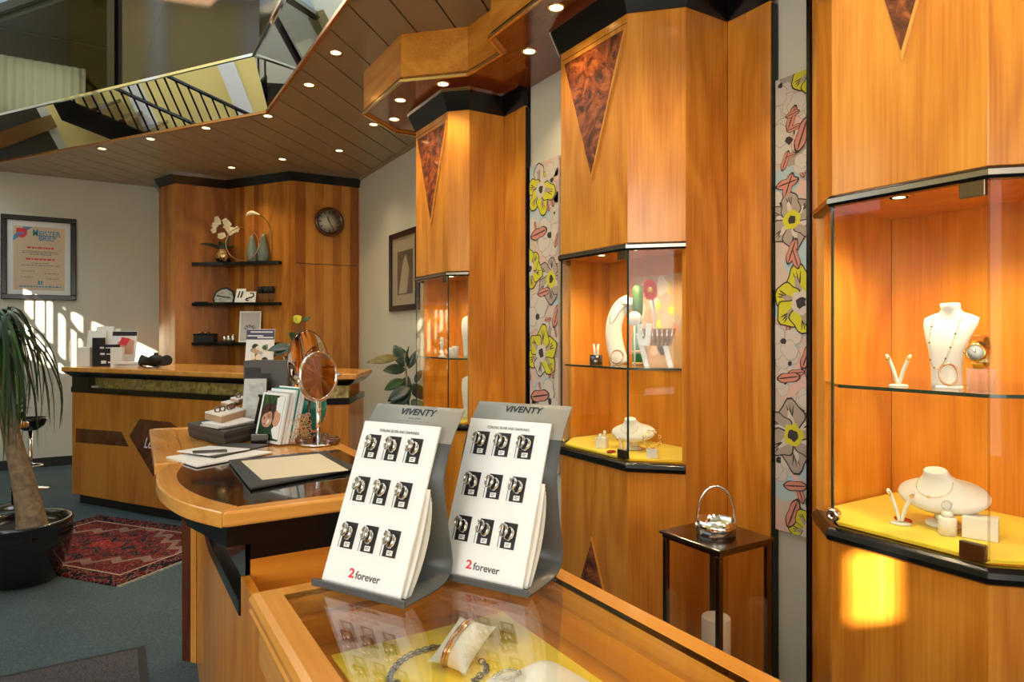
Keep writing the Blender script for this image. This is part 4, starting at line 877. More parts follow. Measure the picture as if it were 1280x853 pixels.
# cabinet 1, glass shelf
def on(px, x, z): q = patx(px, 400, x); return V(x, q.y, z)
q = on(775, 1.93, SH); rz = face(-.9, -.42)
t = thing('necklace_stand', 'tall curved white necklace stand bending over at the top', 'bust', q, rz)
pth = smooth_path([V(0, 0, .0), V(.022, 0, .08), V(.030, 0, .15), V(.016, 0, .215), V(-.016, 0, .258), V(-.050, 0, .272)], 5)
n = len(pth); obj('column', MB().tube(pth, [.017 - .003 * (i / (n - 1)) - (.003 if i == n - 1 else 0) for i in range(n)], 20, flat=2.5), 'leatherette', t)
obj('collar', MB().lathe([(.0, .0), (.034, 0), (.036, .006), (.030, .014), (0.001, .016)], 20, V(-.050, .004, .268), frame((-.25, .45, .85)), sy=.75), 'leatherette', t)
def front_pt(f, a):   # point on the front of the curved stand
    i = min(n - 1, int(f * (n - 1))); tn = (pth[min(i + 1, n - 1)] - pth[max(i - 1, 0)]).normalized(); sd = V(0, 1, 0).cross(tn)
    return pth[i] + sd * a + V(0, .017 * math.sqrt(max(.05, 1 - (a / .042) ** 2)) + .002, 0)
t = thing('chain_necklace', 'rose gold chain on the tall curved white stand', 'necklace', q, rz)
obj('chain', MB().tube(smooth_path([front_pt(.95, .018), front_pt(.78, .024), front_pt(.62, .024), front_pt(.50, .012), front_pt(.55, -.004), front_pt(.75, -.012), front_pt(.95, -.014)], 5), .0016, 6), 'rose_gold', t)
t = thing('bracelet', 'rose gold bracelet leaning at the foot of the tall curved stand', 'bracelet', q, rz)
fx = frame((.0, 1, .18)); obj('band', MB().torus((0, .034, .033), .029, .003, fx, 26, 6), 'rose_gold', t)
q = on(745, 1.84, SH)
t = thing('ring_holder', 'small glass holder with two white ring fingers on the glass shelf', 'stand', M=Matrix.Translation(q) @ Matrix.Scale(1.35, 4))
obj('cup', MB().lathe([(.020, 0), (.021, .002), (.021, .030), (.0195, .030), (.0195, .006), (.001, .005)], 20), 'steel_dark', t)
for k in (-1, 1): obj('finger', MB().tube([V(.006 * k, 0, .006), V(.007 * k, 0, .050), V(.010 * k, 0, .066)], [.004, .0042, .003], 10), 'leatherette', t)
q = on(797, 1.955, SH)
t = thing('green_vase', 'tall dark green bottle vase with pale band behind the silver basket', 'vase', q)
obj('body', MB().lathe([(.021, 0), (.024, .004), (.024, .10), (.021, .15), (.016, .18), (.0165, .21)], 20), 'vase_green', t); obj('band', MB().lathe([(.0245, .052), (.0245, .062)], 20), 'lace_beige', t); obj('foot_band', MB().lathe([(.0245, .0), (.0245, .012)], 20), 'lace_beige', t)
obj('foliage', MB().lathe([(.012, .2), (.022, .22), (.024, .27), (.022, .33), (.012, .345)], 14), 'leaf_mid', t)
q = on(793, 1.845, SH)
t = thing('round_display', 'small round white display disc on a stem beside the curved stand', 'stand', q)
fx = frame((-.85, -.5, .15)); obj('disc', MB().lathe([(.001, -.006), (.026, -.006), (.030, 0), (.026, .006), (.001, .007)], 24, V(0, 0, .195), fx), 'leatherette', t); obj('stem', MB().tube([V(.01, .01, 0), V(.008, .008, .175)], .004, 8), 'leatherette', t)
# silver basket on white crossed legs, with flower
q = on(823, 1.90, SH); rz = face(-.78, -.62)
t = thing('silver_basket', 'hammered silver basket carried on slanting white legs', 'basket', q, rz)
def q4(z, w_, d): return [(-w_, -d), (w_, -d), (w_, d), (-w_, d)]
bz = .085
m = MB().prism(q4(0, .050, .028), bz, bz + .07, q4(0, .066, .040)); obj('bowl', m, 'silver', t, bevel=.004)
for k in range(7):
    x = -.05 + .0166 * k; obj('flute', MB().tube([V(x * .95, .0290, bz + .004), V(x * 1.25, .0412, bz + .068)], .0042, 6), 'silver', t)
for s_, px_ in ((-1, -.05), (1, .045)):
    obj('leg', MB().hexa([V(px_ - .011, -.01, 0), V(px_ + .011, -.01, 0), V(px_ + .011, .012, 0), V(px_ - .011, .012, 0), V(px_ + .022, -.01, bz + .05), V(px_ + .044, -.01, bz + .05), V(px_ + .044, .012, bz + .05), V(px_ + .022, .012, bz + .05)]), 'white_card', t, bevel=.002)
obj('bracket', MB().facepoly((.030, .050), (.085, .02), [(0, bz), (.05, bz), (.06, bz + .085), (.035, bz + .09), (.03, bz + .03), (.02, bz + .03), (.015, bz + .09), (-.01, bz + .085)], 0, .006), 'white_card', t)
t = thing('gerbera', 'red gerbera flower on a white stem above the silver basket', 'flower', q, rz)
obj('stem', MB().tube([V(.012, .0, bz + .06), V(.022, -.005, bz + .16), V(.03, .0, bz + .205)], .010, 8, flat=.6), 'white_card', t)
fc_ = V(.032, .016, bz + .225); fx = frame((-.45, .85, .2))
obj('flower_heart', MB().lathe([(.001, .010), (.010, .008), (.012, 0)], 14, fc_, fx, sy=1.0), 'pollen', t)
for k in range(18):
    a = 2 * PI * k / 18; d = fx[0] * math.cos(a) * .8 + fx[1] * math.sin(a) * 1.1; sd = fx[2].cross(d).normalized()
    obj('petal', MB().surf(lambda u, v, d=d, sd=sd: fc_ + d * (.009 + .034 * u) + sd * ((v - .5) * .013 * math.sin(PI * (u * .8 + .12))) + fx[2] * (.004 * math.sin(u * 2.6)), 5, 2), 'petal_red', t)
# small floral board leaning at the back of the vitrine
t = thing('floral_board', 'small floral covered board standing at the back of the vitrine', 'board', V(2.085, 2.18, SH))
obj('board', MB().box(2.092, 2.03, SH, 2.104, 2.335, SH + .395), 'lace_beige', t, world=True)
rb = random.Random(5)
for k in range(34):
    cy, cz, r = rb.uniform(2.065, 2.30), rb.uniform(SH + .05, SH + .35), rb.uniform(.014, .038); an = rb.random() * 6
    pts = [V(2.0915 - .0001 * k, cy + r * math.cos(a) * (1 + .3 * math.sin(3 * a + an)), cz + r * 1.2 * math.sin(a)) for a in [2 * PI * i / 14 for i in range(14)]]
    obj('printed_petal', MB().add(pts, [list(range(14))]), rb.choice(['fab_yellow', 'fab_pink', 'fab_taupe', 'fab_white', 'fab_dark', 'fab_blush']), t, world=True)
# cabinet 1, yellow mat
def onm(px, x): q = patx(px, 500, x); return V(x, q.y, ML)
obj('display_cube', MB().cbox(onm(753, 1.81), .044, .044, .045, .5), 'frost_white', label='white display cube with small white shells on top beside a red dish', cat='stand', bevel=.001)
q = onm(753, 1.81); t = thing('shell_pair', 'two small white shell ornaments on top of a white cube', 'ornament', q + V(0, 0, .045)); 
for k in (-1, 1): obj('shell', MB().ball((.009 * k, -.004 * k, .007 + .004 * (k + 1)), (.008, .006, .008 + .003 * (k + 1)), 10, 7), 'leatherette', t)
petal_dish(onm(764, 1.765), .3, 'dark red petal shaped dish beside the white cube with shells', .026)
low_bust(onm(792, 1.90), face(-.96, -.28), .92, 'low white neck form on a pedestal between a cube with shells and a bangle', 'fine gold necklace on the low neck form beside the upright bangle', 'fine_necklace')
earring_stand(onm(779, 1.775), face(-.8, -.6), 'white forked earring stand in front of the low neck form near the red dish', 1.6)
q = onm(815, 1.83); obj('display_cube', MB().cbox(q, .042, .042, .034, .8), 'frost_white', label='white display cube carrying an upright gold link bracelet', cat='stand', bevel=.001)
t = thing('link_bracelet', 'gold link bracelet standing upright on a white cube', 'bracelet', q + V(0, 0, .034))
fx = frame((-.6, -.75, .1))
for k in range(16):
    a = 2 * PI * k / 16; d = fx[0] * math.cos(a) + fx[1] * math.sin(a); c = V(0, 0, .036) + d * .033; tn = fx[2].cross(d)
    obj('link', MB().torus(c, .0055, .0017, (tn, d if k % 2 else fx[2], fx[2] if k % 2 else d), 10, 5), 'gold', t)
# cabinet 2 (narrow): shelf and mat items
q = on(552.5, 1.70, SH); t = thing('hand_stand', 'small white figure shaped jewellery stand in the narrow cabinet', 'stand', q)
obj('figure', MB().lathe([(.022, 0), (.022, .006), (.010, .012), (.008, .05), (.013, .075), (.010, .095), (.014, .105), (.004, .118)], 14), 'leatherette', t)
for k, px in enumerate((564.5, 569.5)): obj('ring_block', MB().lathe([(.019, 0), (.019, .055 + .008 * k), (.017, .057 + .008 * k)], 18, on(px, 1.72 + .02 * k, SH)), 'frost_white', label=('shorter', 'taller')[k] + ' white cylinder ring block on the shelf of the narrow cabinet', cat='stand')
for z, lb in ((SH, 'white necklace bust on the glass shelf of the narrow cabinet'), (ML, 'white necklace bust on the yellow mat of the narrow cabinet')):
    q = on(588, 1.80, z); t = thing('necklace_bust', lb, 'bust', q, face(-.9, -.4)); obj('torso', loft(MB(), [(a, b * 1.3, c * 1.35, d * 1.35, e * 1.3) for a, b, c, d, e in BUST]), 'leatherette', t)

# ------------------------------------------------------------------ ring display stands on the glass counter
PROF = [(0, .002), (.04, .002), (.078, .003), (.100, .010), (.110, .024), (.109, .045), (.098, .090), (.089, .150), (.096, .182), (.107, .207), (.124, .232), (.146, .256)]
def ring_mesh():
    me = mesh_of('ring', MB().torus((0, 0, 0), .0092, .0012, seg=22, rs=8, flat=2.4)); me.materials.append(MATS['silver'])
    for p in me.polygons: p.use_smooth = True
    return me
RING = ring_mesh(); CARD = mesh_of('ring_card', MB().box(-.0118, -.019, 0, .0118, .019, .0012)); CARD.materials.append(MATS['ink_black'])
TAG = mesh_of('price_tag', MB().box(-.0052, -.0036, 0, .0052, .0036, .0006)); TAG.materials.append(MATS['white_card'])
SLIT = mesh_of('slit', MB().box(-.0004, -.018, 0, .0004, .018, .0003)); SLIT.materials.append(MATS['ink_black'])
TXT = mesh_of('tag_print', MB().box(-.0036, .0008, .0006, .0036, .0018, .0008).box(-.0036, -.0016, .0006, .002, -.0006, .0008)); TXT.materials.append(MATS['ink_grey'])
def link_mesh(name, me, parent, M):
    o = bpy.data.objects.new(name, me); COL.objects.link(o); o.parent = parent; o.matrix_local = M; WM[o] = WM[parent]; return o
def ring_stand(p, rz, lab, sub_text, seed):
    rs = random.Random(seed)
    t = thing('ring_display_stand', lab, 'display stand', p, rz, group='ring display stands on the glass counter')
    wd = .175; sp = smooth_path([V(0, a, b) for a, b in PROF], 3); m = MB(); n_ = len(sp)
    m.add([q_ for p_ in sp for q_ in (p_, p_ + V(wd, 0, 0))], [], True)
    for i in range(n_ - 1): m.f.append([2 * i, 2 * i + 1, 2 * i + 3, 2 * i + 2]); m.m.append(1 if sp[i].z > .205 else 0); m.sm.append(True)
    obj('curved_sheet', m, ['display_grey', 'display_flap'], t, solid=.003)
    obj('front_lip', MB().box(0, -.003, 0, wd, .002, .010), 'display_grey', t, bevel=.001)
    # white board leaning from the lip to the top of the sheet
    A = V(.011, .006, .005); B = V(.011, .101, .2335); up = (B - A).normalized(); L_ = (B - A).length; X = V(1, 0, 0); nr = X.cross(up)
    nr = nr if nr.y < 0 else -nr; bw = .149
    bd = obj('board', MB().obox(A + X * bw / 2 + up * L_ / 2 - nr * .002, X * bw / 2, up * L_ / 2, nr * .002), 'white_card', t, bevel=.0006)
    base = A + nr * .0002
    for r, v in enumerate((.163, .432, .712)):
        for c, u in enumerate((.205, .475, .755)):
            M = basis(base + X * (bw * u) + up * (L_ * (1 - v)), X, up, nr)
            k = link_mesh('ring_card', CARD, t, M)
            for j, (ox, oy) in enumerate(((-.0080, .0050), (.0018, .0015))):
                tilt = Matrix.Rotation(-.50 + rs.uniform(-.1, .1), 4, 'Y') @ Matrix.Rotation(rs.uniform(-.15, .15), 4, 'X')
                o = bpy.data.objects.new('ring', RING); COL.objects.link(o); o.parent = k; o.matrix_local = Matrix.Translation((ox, oy + .0015, .0052)) @ tilt; WM[o] = WM[t]
            o = bpy.data.objects.new('price_tag', TAG); COL.objects.link(o); o.parent = k; o.matrix_local = Matrix.Translation((.001, -.0132, .0012)) @ Matrix.Rotation(.04, 4, 'Z')
            o = bpy.data.objects.new('tag_print', TXT); COL.objects.link(o); o.parent = k; o.matrix_local = Matrix.Translation((.001, -.0132, .0013))
            o = bpy.data.objects.new('slit', SLIT); COL.objects.link(o); o.parent = k; o.matrix_local = Matrix.Translation((-.0165, -.001, .0002))
    TM = WM[t]
    def put(name, s_, size, u, v, mat, **kw): text(name, s_, size, TM @ basis(base + X * (bw * u) + up * (L_ * (1 - v)) + nr * .0003, X, up, nr), mat, bd, **kw)
    put('print_numeral', '2', .0175, .325, .918, 'ink_red', align='LEFT', bold=.0004, fit=.0105); put('print_word', 'forever', .0150, .415, .922, 'ink_grey', align='LEFT', fit=.046, bold=.0002)
    put('print_header', 'STERLING SILVER AND DIAMONDS', .0062, .50, .055, 'ink_grey', fit=.078)
    fa, fb = V(0, .107, .207), V(0, .146, .256); fu = (fb - fa).normalized(); fn = V(0, -fu.z, fu.y)
    pf = V(wd * .52, 0, 0) + fa + fu * .049 + fn * .0035
    text('print_name', 'VIVENTY', .0165, TM @ basis(pf, X, fu, fn), 'ink_black', bd, fit=.070, shear=.12, bold=.0003)
    if sub_text: text('print_small', 'TRENDLINE, RINGS', .0062, TM @ basis(pf - fu * .0185, X, fu, fn), 'ink_black', bd, fit=.062); text('print_tiny', 'SILVER JEWELS', .004, TM @ basis(pf - fu * .0115, X, fu, fn), 'ink_grey', bd)
    for k in range(4):   # leaflets tucked behind the board
        y0_ = .014 + .0035 * k; hgt = .140 - .006 * k
        m = MB().surf(lambda u, v: V(.070 + .095 * v, y0_ + .40 * hgt * u + (.008 + .003 * k) * 4 * (u - u * u) * .8, .006 + hgt * u), 8, 1).shift(TM)
        obj('leaflet', m, ('paper', 'paper_grey', 'paper', 'paper')[k], label='white leaflet tucked behind the ring display stand ' + ('beside the desk' if sub_text else 'beside the cabinet wall') if k != 1 else 'grey leaflet tucked behind the ring display stand ' + ('beside the desk' if sub_text else 'beside the cabinet wall'), cat='leaflet', group='leaflets behind the ring displays', solid=.0008)
    return t
rzs = math.atan2(-.876, .48)
ring_stand(V(.2616, .997, ZD), rzs, 'grey curved ring display stand with small print under the name, beside the service desk', True, 1)
ring_stand(V(.4245, .9405, ZD), rzs, 'grey curved ring display stand with only the name on its flap, beside the cabinet wall', False, 2)

# ------------------------------------------------------------------ cushion, chain and pad under the counter glass
ZM = ZT + .005
C1, C2, C3, C4 = pz(535, 828.5, ZM + .006), pz(575, 772, ZM + .045), pz(620.5, 785, ZM + .030), pz(581, 846, ZM + .004)
t = thing('bracelet_cushion', 'small white satin cushion wearing bracelets on the yellow cloth', 'cushion', V(*(pz(578, 812, ZM))[:3]))
nrm = (C3 - C1).cross(C2 - C4).normalized(); nrm = nrm if nrm.z > 0 else -nrm
def pil(s_):
    def fn(u, v):
        p = C1 * (1 - u) * (1 - v) + C4 * u * (1 - v) + C3 * u * v + C2 * (1 - u) * v; cen = (C1 + C2 + C3 + C4) / 4
        bu = (math.sin(PI * u) * math.sin(PI * v)) ** .55; edge = max(abs(u - .5), abs(v - .5)) * 2
        pin = .14 * (math.sin(PI * u) * (abs(v - .5) * 2) ** 3 + math.sin(PI * v) * (abs(u - .5) * 2) ** 3)
        p = p + (cen - p) * pin; return p + nrm * (s_ * .021 * bu + .002)
    return fn
obj('cushion', MB().surf(pil(1), 16, 16).surf(pil(-1), 16, 16), 'satin_white', t, world=True)
for k, (f, mt, rr) in enumerate(((.36, 'rose_gold', .0028), (.44, 'gold', .0013), (.48, 'silver', .0012))):
    pts = [pil(1)(f + .08 * v - .04, v) + nrm * .0015 for v in [i / 12 for i in range(13)]] + [pil(-1)(f + .08 * v - .04, v) - nrm * .0015 for v in [1 - i / 12 for i in range(1, 12)]]
    obj('bracelet', MB().tube(pts, rr, 6, closed=True), mt, label=('wide rose gold', 'thin yellow gold', 'thin silver')[k] + ' bracelet around the white satin cushion', cat='bracelet', group='bracelets on the cushion')
def chain(path, n, R_, r, mat, lab, nm):
    P = smooth_path(path, 8); t = thing(nm, lab, 'chain', P[len(P) // 2]); L_ = [0]
    for a, b in zip(P[:-1], P[1:]): L_.append(L_[-1] + (b - a).length)
    for k in range(n):
        s_ = L_[-1] * (k + .5) / n; i = max(j for j in range(len(L_)) if L_[j] <= s_); i = min(i, len(P) - 2); f = (s_ - L_[i]) / (L_[i + 1] - L_[i])
        c = P[i].lerp(P[i + 1], f); d = (P[i + 1] - P[i]).normalized(); z = V(0, 0, 1); a_ = d.cross(z).normalized(); w_ = a_ * .8 + z * .6 if k % 2 else a_ * .8 - z * .6
        obj('link', MB().torus(c, R_, r, (d, w_, d.cross(w_)), 12, 6, ry=.62), mat, t, world=True)
plain('oxid_silver', (.20, .18, .16), .3, metal=1)
chain([pz(*c, ZM + .004) for c in ((548, 808), (533, 812), (515, 818), (502, 826), (494, 834), (489, 842), (487, 850), (498, 856), (489, 864))], 26, .0058, .0013, 'oxid_silver', 'dark silver link chain lying on the yellow cloth', 'link_chain')
chain([pz(*c, ZM + .004) for c in ((600, 826), (606, 830), (608, 838), (600, 845), (592, 850), (597, 858), (590, 866))], 11, .006, .0012, 'oxid_silver', 'short silver chain on the yellow cloth between cushion and pad', 'link_chain')
t = thing('jewellery_pad', 'folded white satin pad on the yellow cloth under the glass', 'cushion', pz(660, 868, ZM))
def padfn(z_): return lambda u, v: V(*((pz(598, 862, ZM) * (1 - u) * (1 - v) + pz(688, 834, ZM) * (1 - u) * v + pz(745, 858, ZM) * u * v + pz(640, 905, ZM) * u * (1 - v)))[:2], ZM + .001 + z_ * (.024 * (math.sin(PI * min(1, max(0, u))) * math.sin(PI * v)) ** .4 + .003 * math.sin(9 * v + 4 * u)))
obj('pad', MB().surf(padfn(1), 16, 16).surf(padfn(0), 4, 4), 'satin_white', t, world=True)
chain([pz(617, 847, ZM + .024), pz(628, 840, ZM + .026), pz(640, 838, ZM + .027), pz(650, 842, ZM + .028), pz(640, 848, ZM + .028), pz(628, 850, ZM + .027), pz(645, 854, ZM + .028)], 24, .0036, .0007, 'silver', 'fine silver chain heaped on the white satin pad', 'fine_chain')

# ------------------------------------------------------------------ things on the service desk
def flat(name, pts, z0, z1, mat, label, cat, **kw): return obj(name, MB().prism([(p[0], p[1]) for p in pts], z0, z1), mat, label=label, cat=cat, **kw)
def dpt(px, py, z=ZD): return pz(px, py, z)
Z1 = ZD + .006
t = thing('desk_pad', 'black leather desk pad with cream writing surface', 'desk pad', pz(367, 585, ZD))
obj('pad', MB().prism([dpt(*c, ZD + .008).xy for c in ((285.2, 575), (404, 564.5), (448, 584), (312.6, 609.3))], ZD + .0002, ZD + .008), 'pad_black', t, world=True, bevel=.003)
obj('insert', MB().prism([dpt(*c, ZD + .0085).xy for c in ((301.3, 576.6), (398.9, 567.5), (435.5, 588.2), (327.9, 600.1))], ZD + .008, ZD + .009), 'cream_leather', t, world=True)
# table mirror
bp = pz(398, 555, ZD); ang = math.atan2(-.957, -.29) + math.radians(44); nv = V(math.cos(ang), math.sin(ang), .02).normalized()
t = thing('table_mirror', 'small round chrome table mirror on a slim stand', 'mirror', bp)
obj('base', MB().lathe([(.062, 0), (.062, .004), (.058, .006), (.012, .007)], 28), 'chrome', t); obj('pole', MB().lathe([(.0085, .006), (.0085, .155)], 16), 'chrome', t)
mc = V(0, 0, .232); fx = frame(nv)
obj('yoke', MB().tube([mc + fx[0] * (.086 * math.cos(a)) + fx[1] * (.086 * math.sin(a)) for a in [PI + PI * i / 16 for i in range(17)]], .004, 8), 'chrome', t)
obj('rim', MB().torus(mc, .080, .0045, fx, 40, 8, flat=1.6), 'chrome', t); obj('glass', MB().lathe([(.078, .002), (.0005, .002)], 36, mc, fx), 'mirror_tint', t); obj('back', MB().lathe([(.078, -.004), (.0005, -.004)], 36, mc, fx), 'mirror', t)
for s_ in (-1, 1): obj('pivot', MB().lathe([(.005, .080 * 1), (.005, .094), (.007, .095), (.007, .101)], 10, mc, (fx[1], fx[2], fx[0] * s_)), 'chrome', t)
# larger oval mirror behind
bp = pz(386, 545, ZD); ang2 = math.atan2(-.957, -.29) + math.radians(44); nv = V(math.cos(ang2), math.sin(ang2), .10).normalized(); fx = frame(nv)
t = thing('oval_mirror', 'larger frameless oval mirror leaning behind the small round one', 'mirror', bp); mc = V(0, 0, .260)
obj('base', MB().lathe([(.055, 0), (.055, .004), (.01, .006)], 24), 'steel_dark', t); obj('pole', MB().tube([V(0, 0, .005), mc - fx[1] * .10 - fx[2] * .006], .006, 10), 'steel_dark', t)
obj('glass', MB().lathe([(.001, .004), (.098, .004), (.100, .002), (.100, 0), (.001, 0)], 40, mc, fx, sy=1.30), 'mirror_tint', t)
obj('edge', MB().torus(mc + fx[2] * .002, .1, .0018, fx, 40, 6, ry=1.30), 'charcoal', t)
# teal disc, lace, tortoise bangles
c = pz(384, 540, ZD); obj('teal_vase', MB().lathe([(.020, 0), (.030, .01), (.05, .05), (.057, .09), (.05, .125), (.035, .145), (.036, .15), (.034, .15), (.03, .14)], 24, c + V(.035, .06, 0)), 'teal', label='round teal glass vase behind the mirrors on the desk', cat='vase')
t = thing('lace_fan', 'beige openwork lace ornament under the mirrors', 'ornament', pz(377, 556, ZD) + V(0, .02, 0)); rl = random.Random(3)
for k in range(46):
    a, h = rl.uniform(-.05, .03), rl.uniform(.008, .098); fx = frame((-.4 + rl.uniform(-.3, .3), -1, rl.uniform(-.3, .3)))
    obj('loop', MB().torus(V(a * (1 - h * 2) + .012, rl.uniform(-.008, .008), h), rl.uniform(.006, .010), .0013, fx, 10, 4), 'lace_beige', t)
for k, (px, py) in enumerate(((383, 556), (404, 553), (417, 557))):
    obj('bangle', MB().torus(pz(px, py, ZD) + V(.0, .03, .0125), .026, .006, None, 28, 8, flat=2.0), 'tortoise', label=('tortoiseshell bangle beside the lace ornament', 'tortoiseshell bangle behind the mirror pole', 'tortoiseshell bangle by the desk rail')[k], cat='bangle', group='tortoiseshell bangles')
# leaning magazines: cover with a smiling woman on the front one
TL, TR, BR, BL = (324.8, 490.8), (355.4, 495), (348, 557.3), (317.4, 552)
bl, br = pz(*BL, ZD + .001), pz(*BR, ZD + .001); X = (br - bl); wdt = X.length; X.normalize(); nb = V(-X.y, X.x, 0); nb = nb if nb.y > 0 else -nb   # nb points back
lean = .22; up = (V(0, 0, 1) * math.cos(lean) + nb * math.sin(lean)); hgt = .172; nf = X.cross(up); nf = nf if nf.y < 0 else -nf
th_, mats_, labs = .010, ['white_card', 'paper_grey', 'white_card', 'teal', 'white_card'], ['front magazine with a smiling woman on its cover', 'grey magazine behind the cover with the woman', 'white magazine leaning third in the holder', 'teal covered magazine leaning fourth in the holder', 'white magazine leaning last in the holder']
for k in range(5):
    o_ = bl + nb * (.012 * k + .001) + X * (.004 * k); hh = hgt + (0, .004, .012, .016, .02)[k]
    t = thing('magazine', labs[k], 'magazine', o_, group='magazines in the desk holder')
    obj('pages', MB().obox(o_ + X * wdt / 2 + up * hh / 2 - nf * .004 + V(0, 0, .003), X * wdt / 2, up * hh / 2, nf * .0036), 'paper' if k else 'white_card', t, world=True)
    obj('cover', MB().obox(o_ + X * wdt / 2 + up * hh / 2 + nf * .0002 + V(0, 0, .003), X * wdt / 2, up * hh / 2, nf * .0004), mats_[k], t, world=True)
    if k == 0:
        m = MB(); o2 = o_ + V(0, 0, .003)
        def pr(pts, mi, lay): m.mat(mi); m.add([o2 + X * (wdt * a) + up * (hh * b) + nf * (.0008 + .00012 * lay) for a, b in pts], [list(range(len(pts)))])
        def el(cx, cy, rx, ry, n=18): return [(cx + rx * math.cos(2 * PI * i / n), cy + ry * math.sin(2 * PI * i / n)) for i in range(n)]
        pr([(.07, .05), (.93, .05), (.93, .95), (.07, .95)], 0, 0)
        for a, b, c_, d in ((.1, .94, .35, .70), (.3, .94, .5, .72), (.15, .94, .2, .66), (.5, .93, .45, .74)): pr([(a, b), (a + .09, b), (c_, d)], 1, 1)
        for i in range(7): pr([(.35, .17), (.1 + .12 * i, .06 + .02 * (i % 2)), (.16 + .12 * i, .10 + .06 * (i % 3))], 1, 1)
        pr([(.62, .90), (.92, .94), (.92, .08), (.72, .10), (.60, .26), (.80, .45), (.66, .62)], 2, 2); pr(el(.72, .50, .16, .17), 3, 3); pr([(.62, .68), (.80, .60), (.92, .70), (.92, .95), (.70, .94)], 2, 4)
        pr(el(.36, .52, .27, .24), 4, 3); pr(el(.50, .68, .16, .10), 4, 4); pr(el(.30, .66, .16, .10), 4, 4); pr(el(.36, .44, .21, .145), 3, 5); pr(el(.44, .54, .10, .08), 3, 5)
        pr(el(.25, .47, .025, .028), 4, 6); pr(el(.29, .36, .022, .02), 4, 6); pr([(.36, .35), (.44, .40), (.46, .47), (.41, .45)], 2, 6)
        obj('cover_print', m, ['leaf_dark', 'leaf_mid', 'white_card', 'skin_print', 'hair_print'], t, world=True)
# boxes and papers at the left of the desk
def dbox(name, corners, z0, z1, mat, label, cat, **kw): return flat(name, [pz(*c, z1) for c in corners], z0, z1, mat, label, cat, **kw)
z = ZD + .0005
dbox('paper_sheet', ((208, 571), (285, 560), (342, 565), (246, 583)), z, z + .004, 'paper', 'white brochure overhanging the front edge of the desk', 'paper')
dbox('folder', ((232, 565), (290, 553.5), (338, 556), (268, 571)), z + .0045, z + .010, 'charcoal', 'dark folder lying on the white brochure', 'folder')
dbox('paper_sheet', ((221, 564), (262, 557.5), (312, 561), (262, 569)), z + .0105, z + .0135, 'white_card', 'white card with grey print lying on the dark folder', 'paper')
dbox('pen', ((240, 563.5), (284, 561.5), (284, 563), (241, 565)), z + .0136, z + .020, 'steel_dark', 'dark pen lying on the white card', 'pen', bevel=.002)
tb = thing('gift_box', 'lower flat dark grey gift box under the papers', 'box', pz(285, 555, ZD), group='flat dark grey boxes')
def bx(t, cs_, z0, z1): 
    P_ = [pz(*c, z1).xy for c in cs_]; obj('tray', MB().prism(P_, z0, z0 + (z1 - z0) * .45), 'charcoal', t, world=True, bevel=.001)
    cx, cy = sum(p.x for p in P_) / 4, sum(p.y for p in P_) / 4; obj('lid', MB().prism([(cx + (p.x - cx) * 1.02, cy + (p.y - cy) * 1.02) for p in P_], z0 + (z1 - z0) * .45, z1), 'charcoal_b', t, world=True, bevel=.001)
plain('charcoal_b', (.065, .060, .055), .5)
bx(tb, ((236, 536), (272, 529), (330, 536), (282, 548)), ZD + .001, ZD + .028)
tb = thing('gift_box', 'upper flat dark grey gift box carrying a pile of papers', 'box', pz(285, 545, ZD), group='flat dark grey boxes')
bx(tb, ((235, 529), (275, 522), (331, 528), (280, 540)), ZD + .0285, ZD + .052)
zz = ZD + .0525
for k, (cs_, mt, lb) in enumerate(((((252, 528), (300, 520), (322, 527), (278, 535)), 'paper', 'lowest white leaflet on the dark boxes'), (((250, 531), (290, 522), (318, 527), (272, 535)), 'paper_grey', 'grey leaflet on the dark boxes'), (((256, 528), (296, 520), (320, 525), (285, 532)), 'white_card', 'topmost white leaflet on the dark boxes'))):
    dbox('leaflet', cs_, zz, zz + .004, mt, lb, 'leaflet'); zz += .0045
def tray(cs_, z0, z1, lab, rings):
    P_ = [pz(*c, z1) for c in cs_]; cen = sum(P_, V(0, 0, 0)) / 4
    t = thing('ring_tray', lab, 'tray', V(cen.x, cen.y, z0), group='wooden ring trays with white tops')
    obj('block', MB().prism([p.xy for p in P_], z0, z1 - .004), 'tray_wood', t, world=True); obj('pad', MB().prism([p.xy for p in P_], z1 - .004, z1), 'leatherette', t, world=True)
    for k, (u, v) in enumerate(rings):
        c = P_[0] * (1 - u) * (1 - v) + P_[1] * u * (1 - v) + P_[2] * u * v + P_[3] * (1 - u) * v
        obj('ring', MB().torus(c + V(0, 0, .009), .0095, .0030, frame((-.5 + .2 * k, -.8, .2)), 18, 6), 'tortoise', t, world=True)
plain('tray_wood', (.46, .30, .18), .5)
tray(((256, 515), (287, 507.5), (308, 511), (277, 520)), zz, zz + .026, 'larger light wood ring tray with four dark rings', ((.2, .45), (.36, .5), (.62, .55), (.75, .5)))
tray(((276, 502.5), (294, 498.5), (304, 500.5), (286, 505)), zz + .0265, zz + .042, 'middle light wood ring tray stacked on the larger one', ())
tray(((288, 497), (300, 494.5), (311, 496.5), (298, 499.5)), zz + .0425, zz + .056, 'smallest light wood ring tray on top with one dark ring', ((.4, .5),))
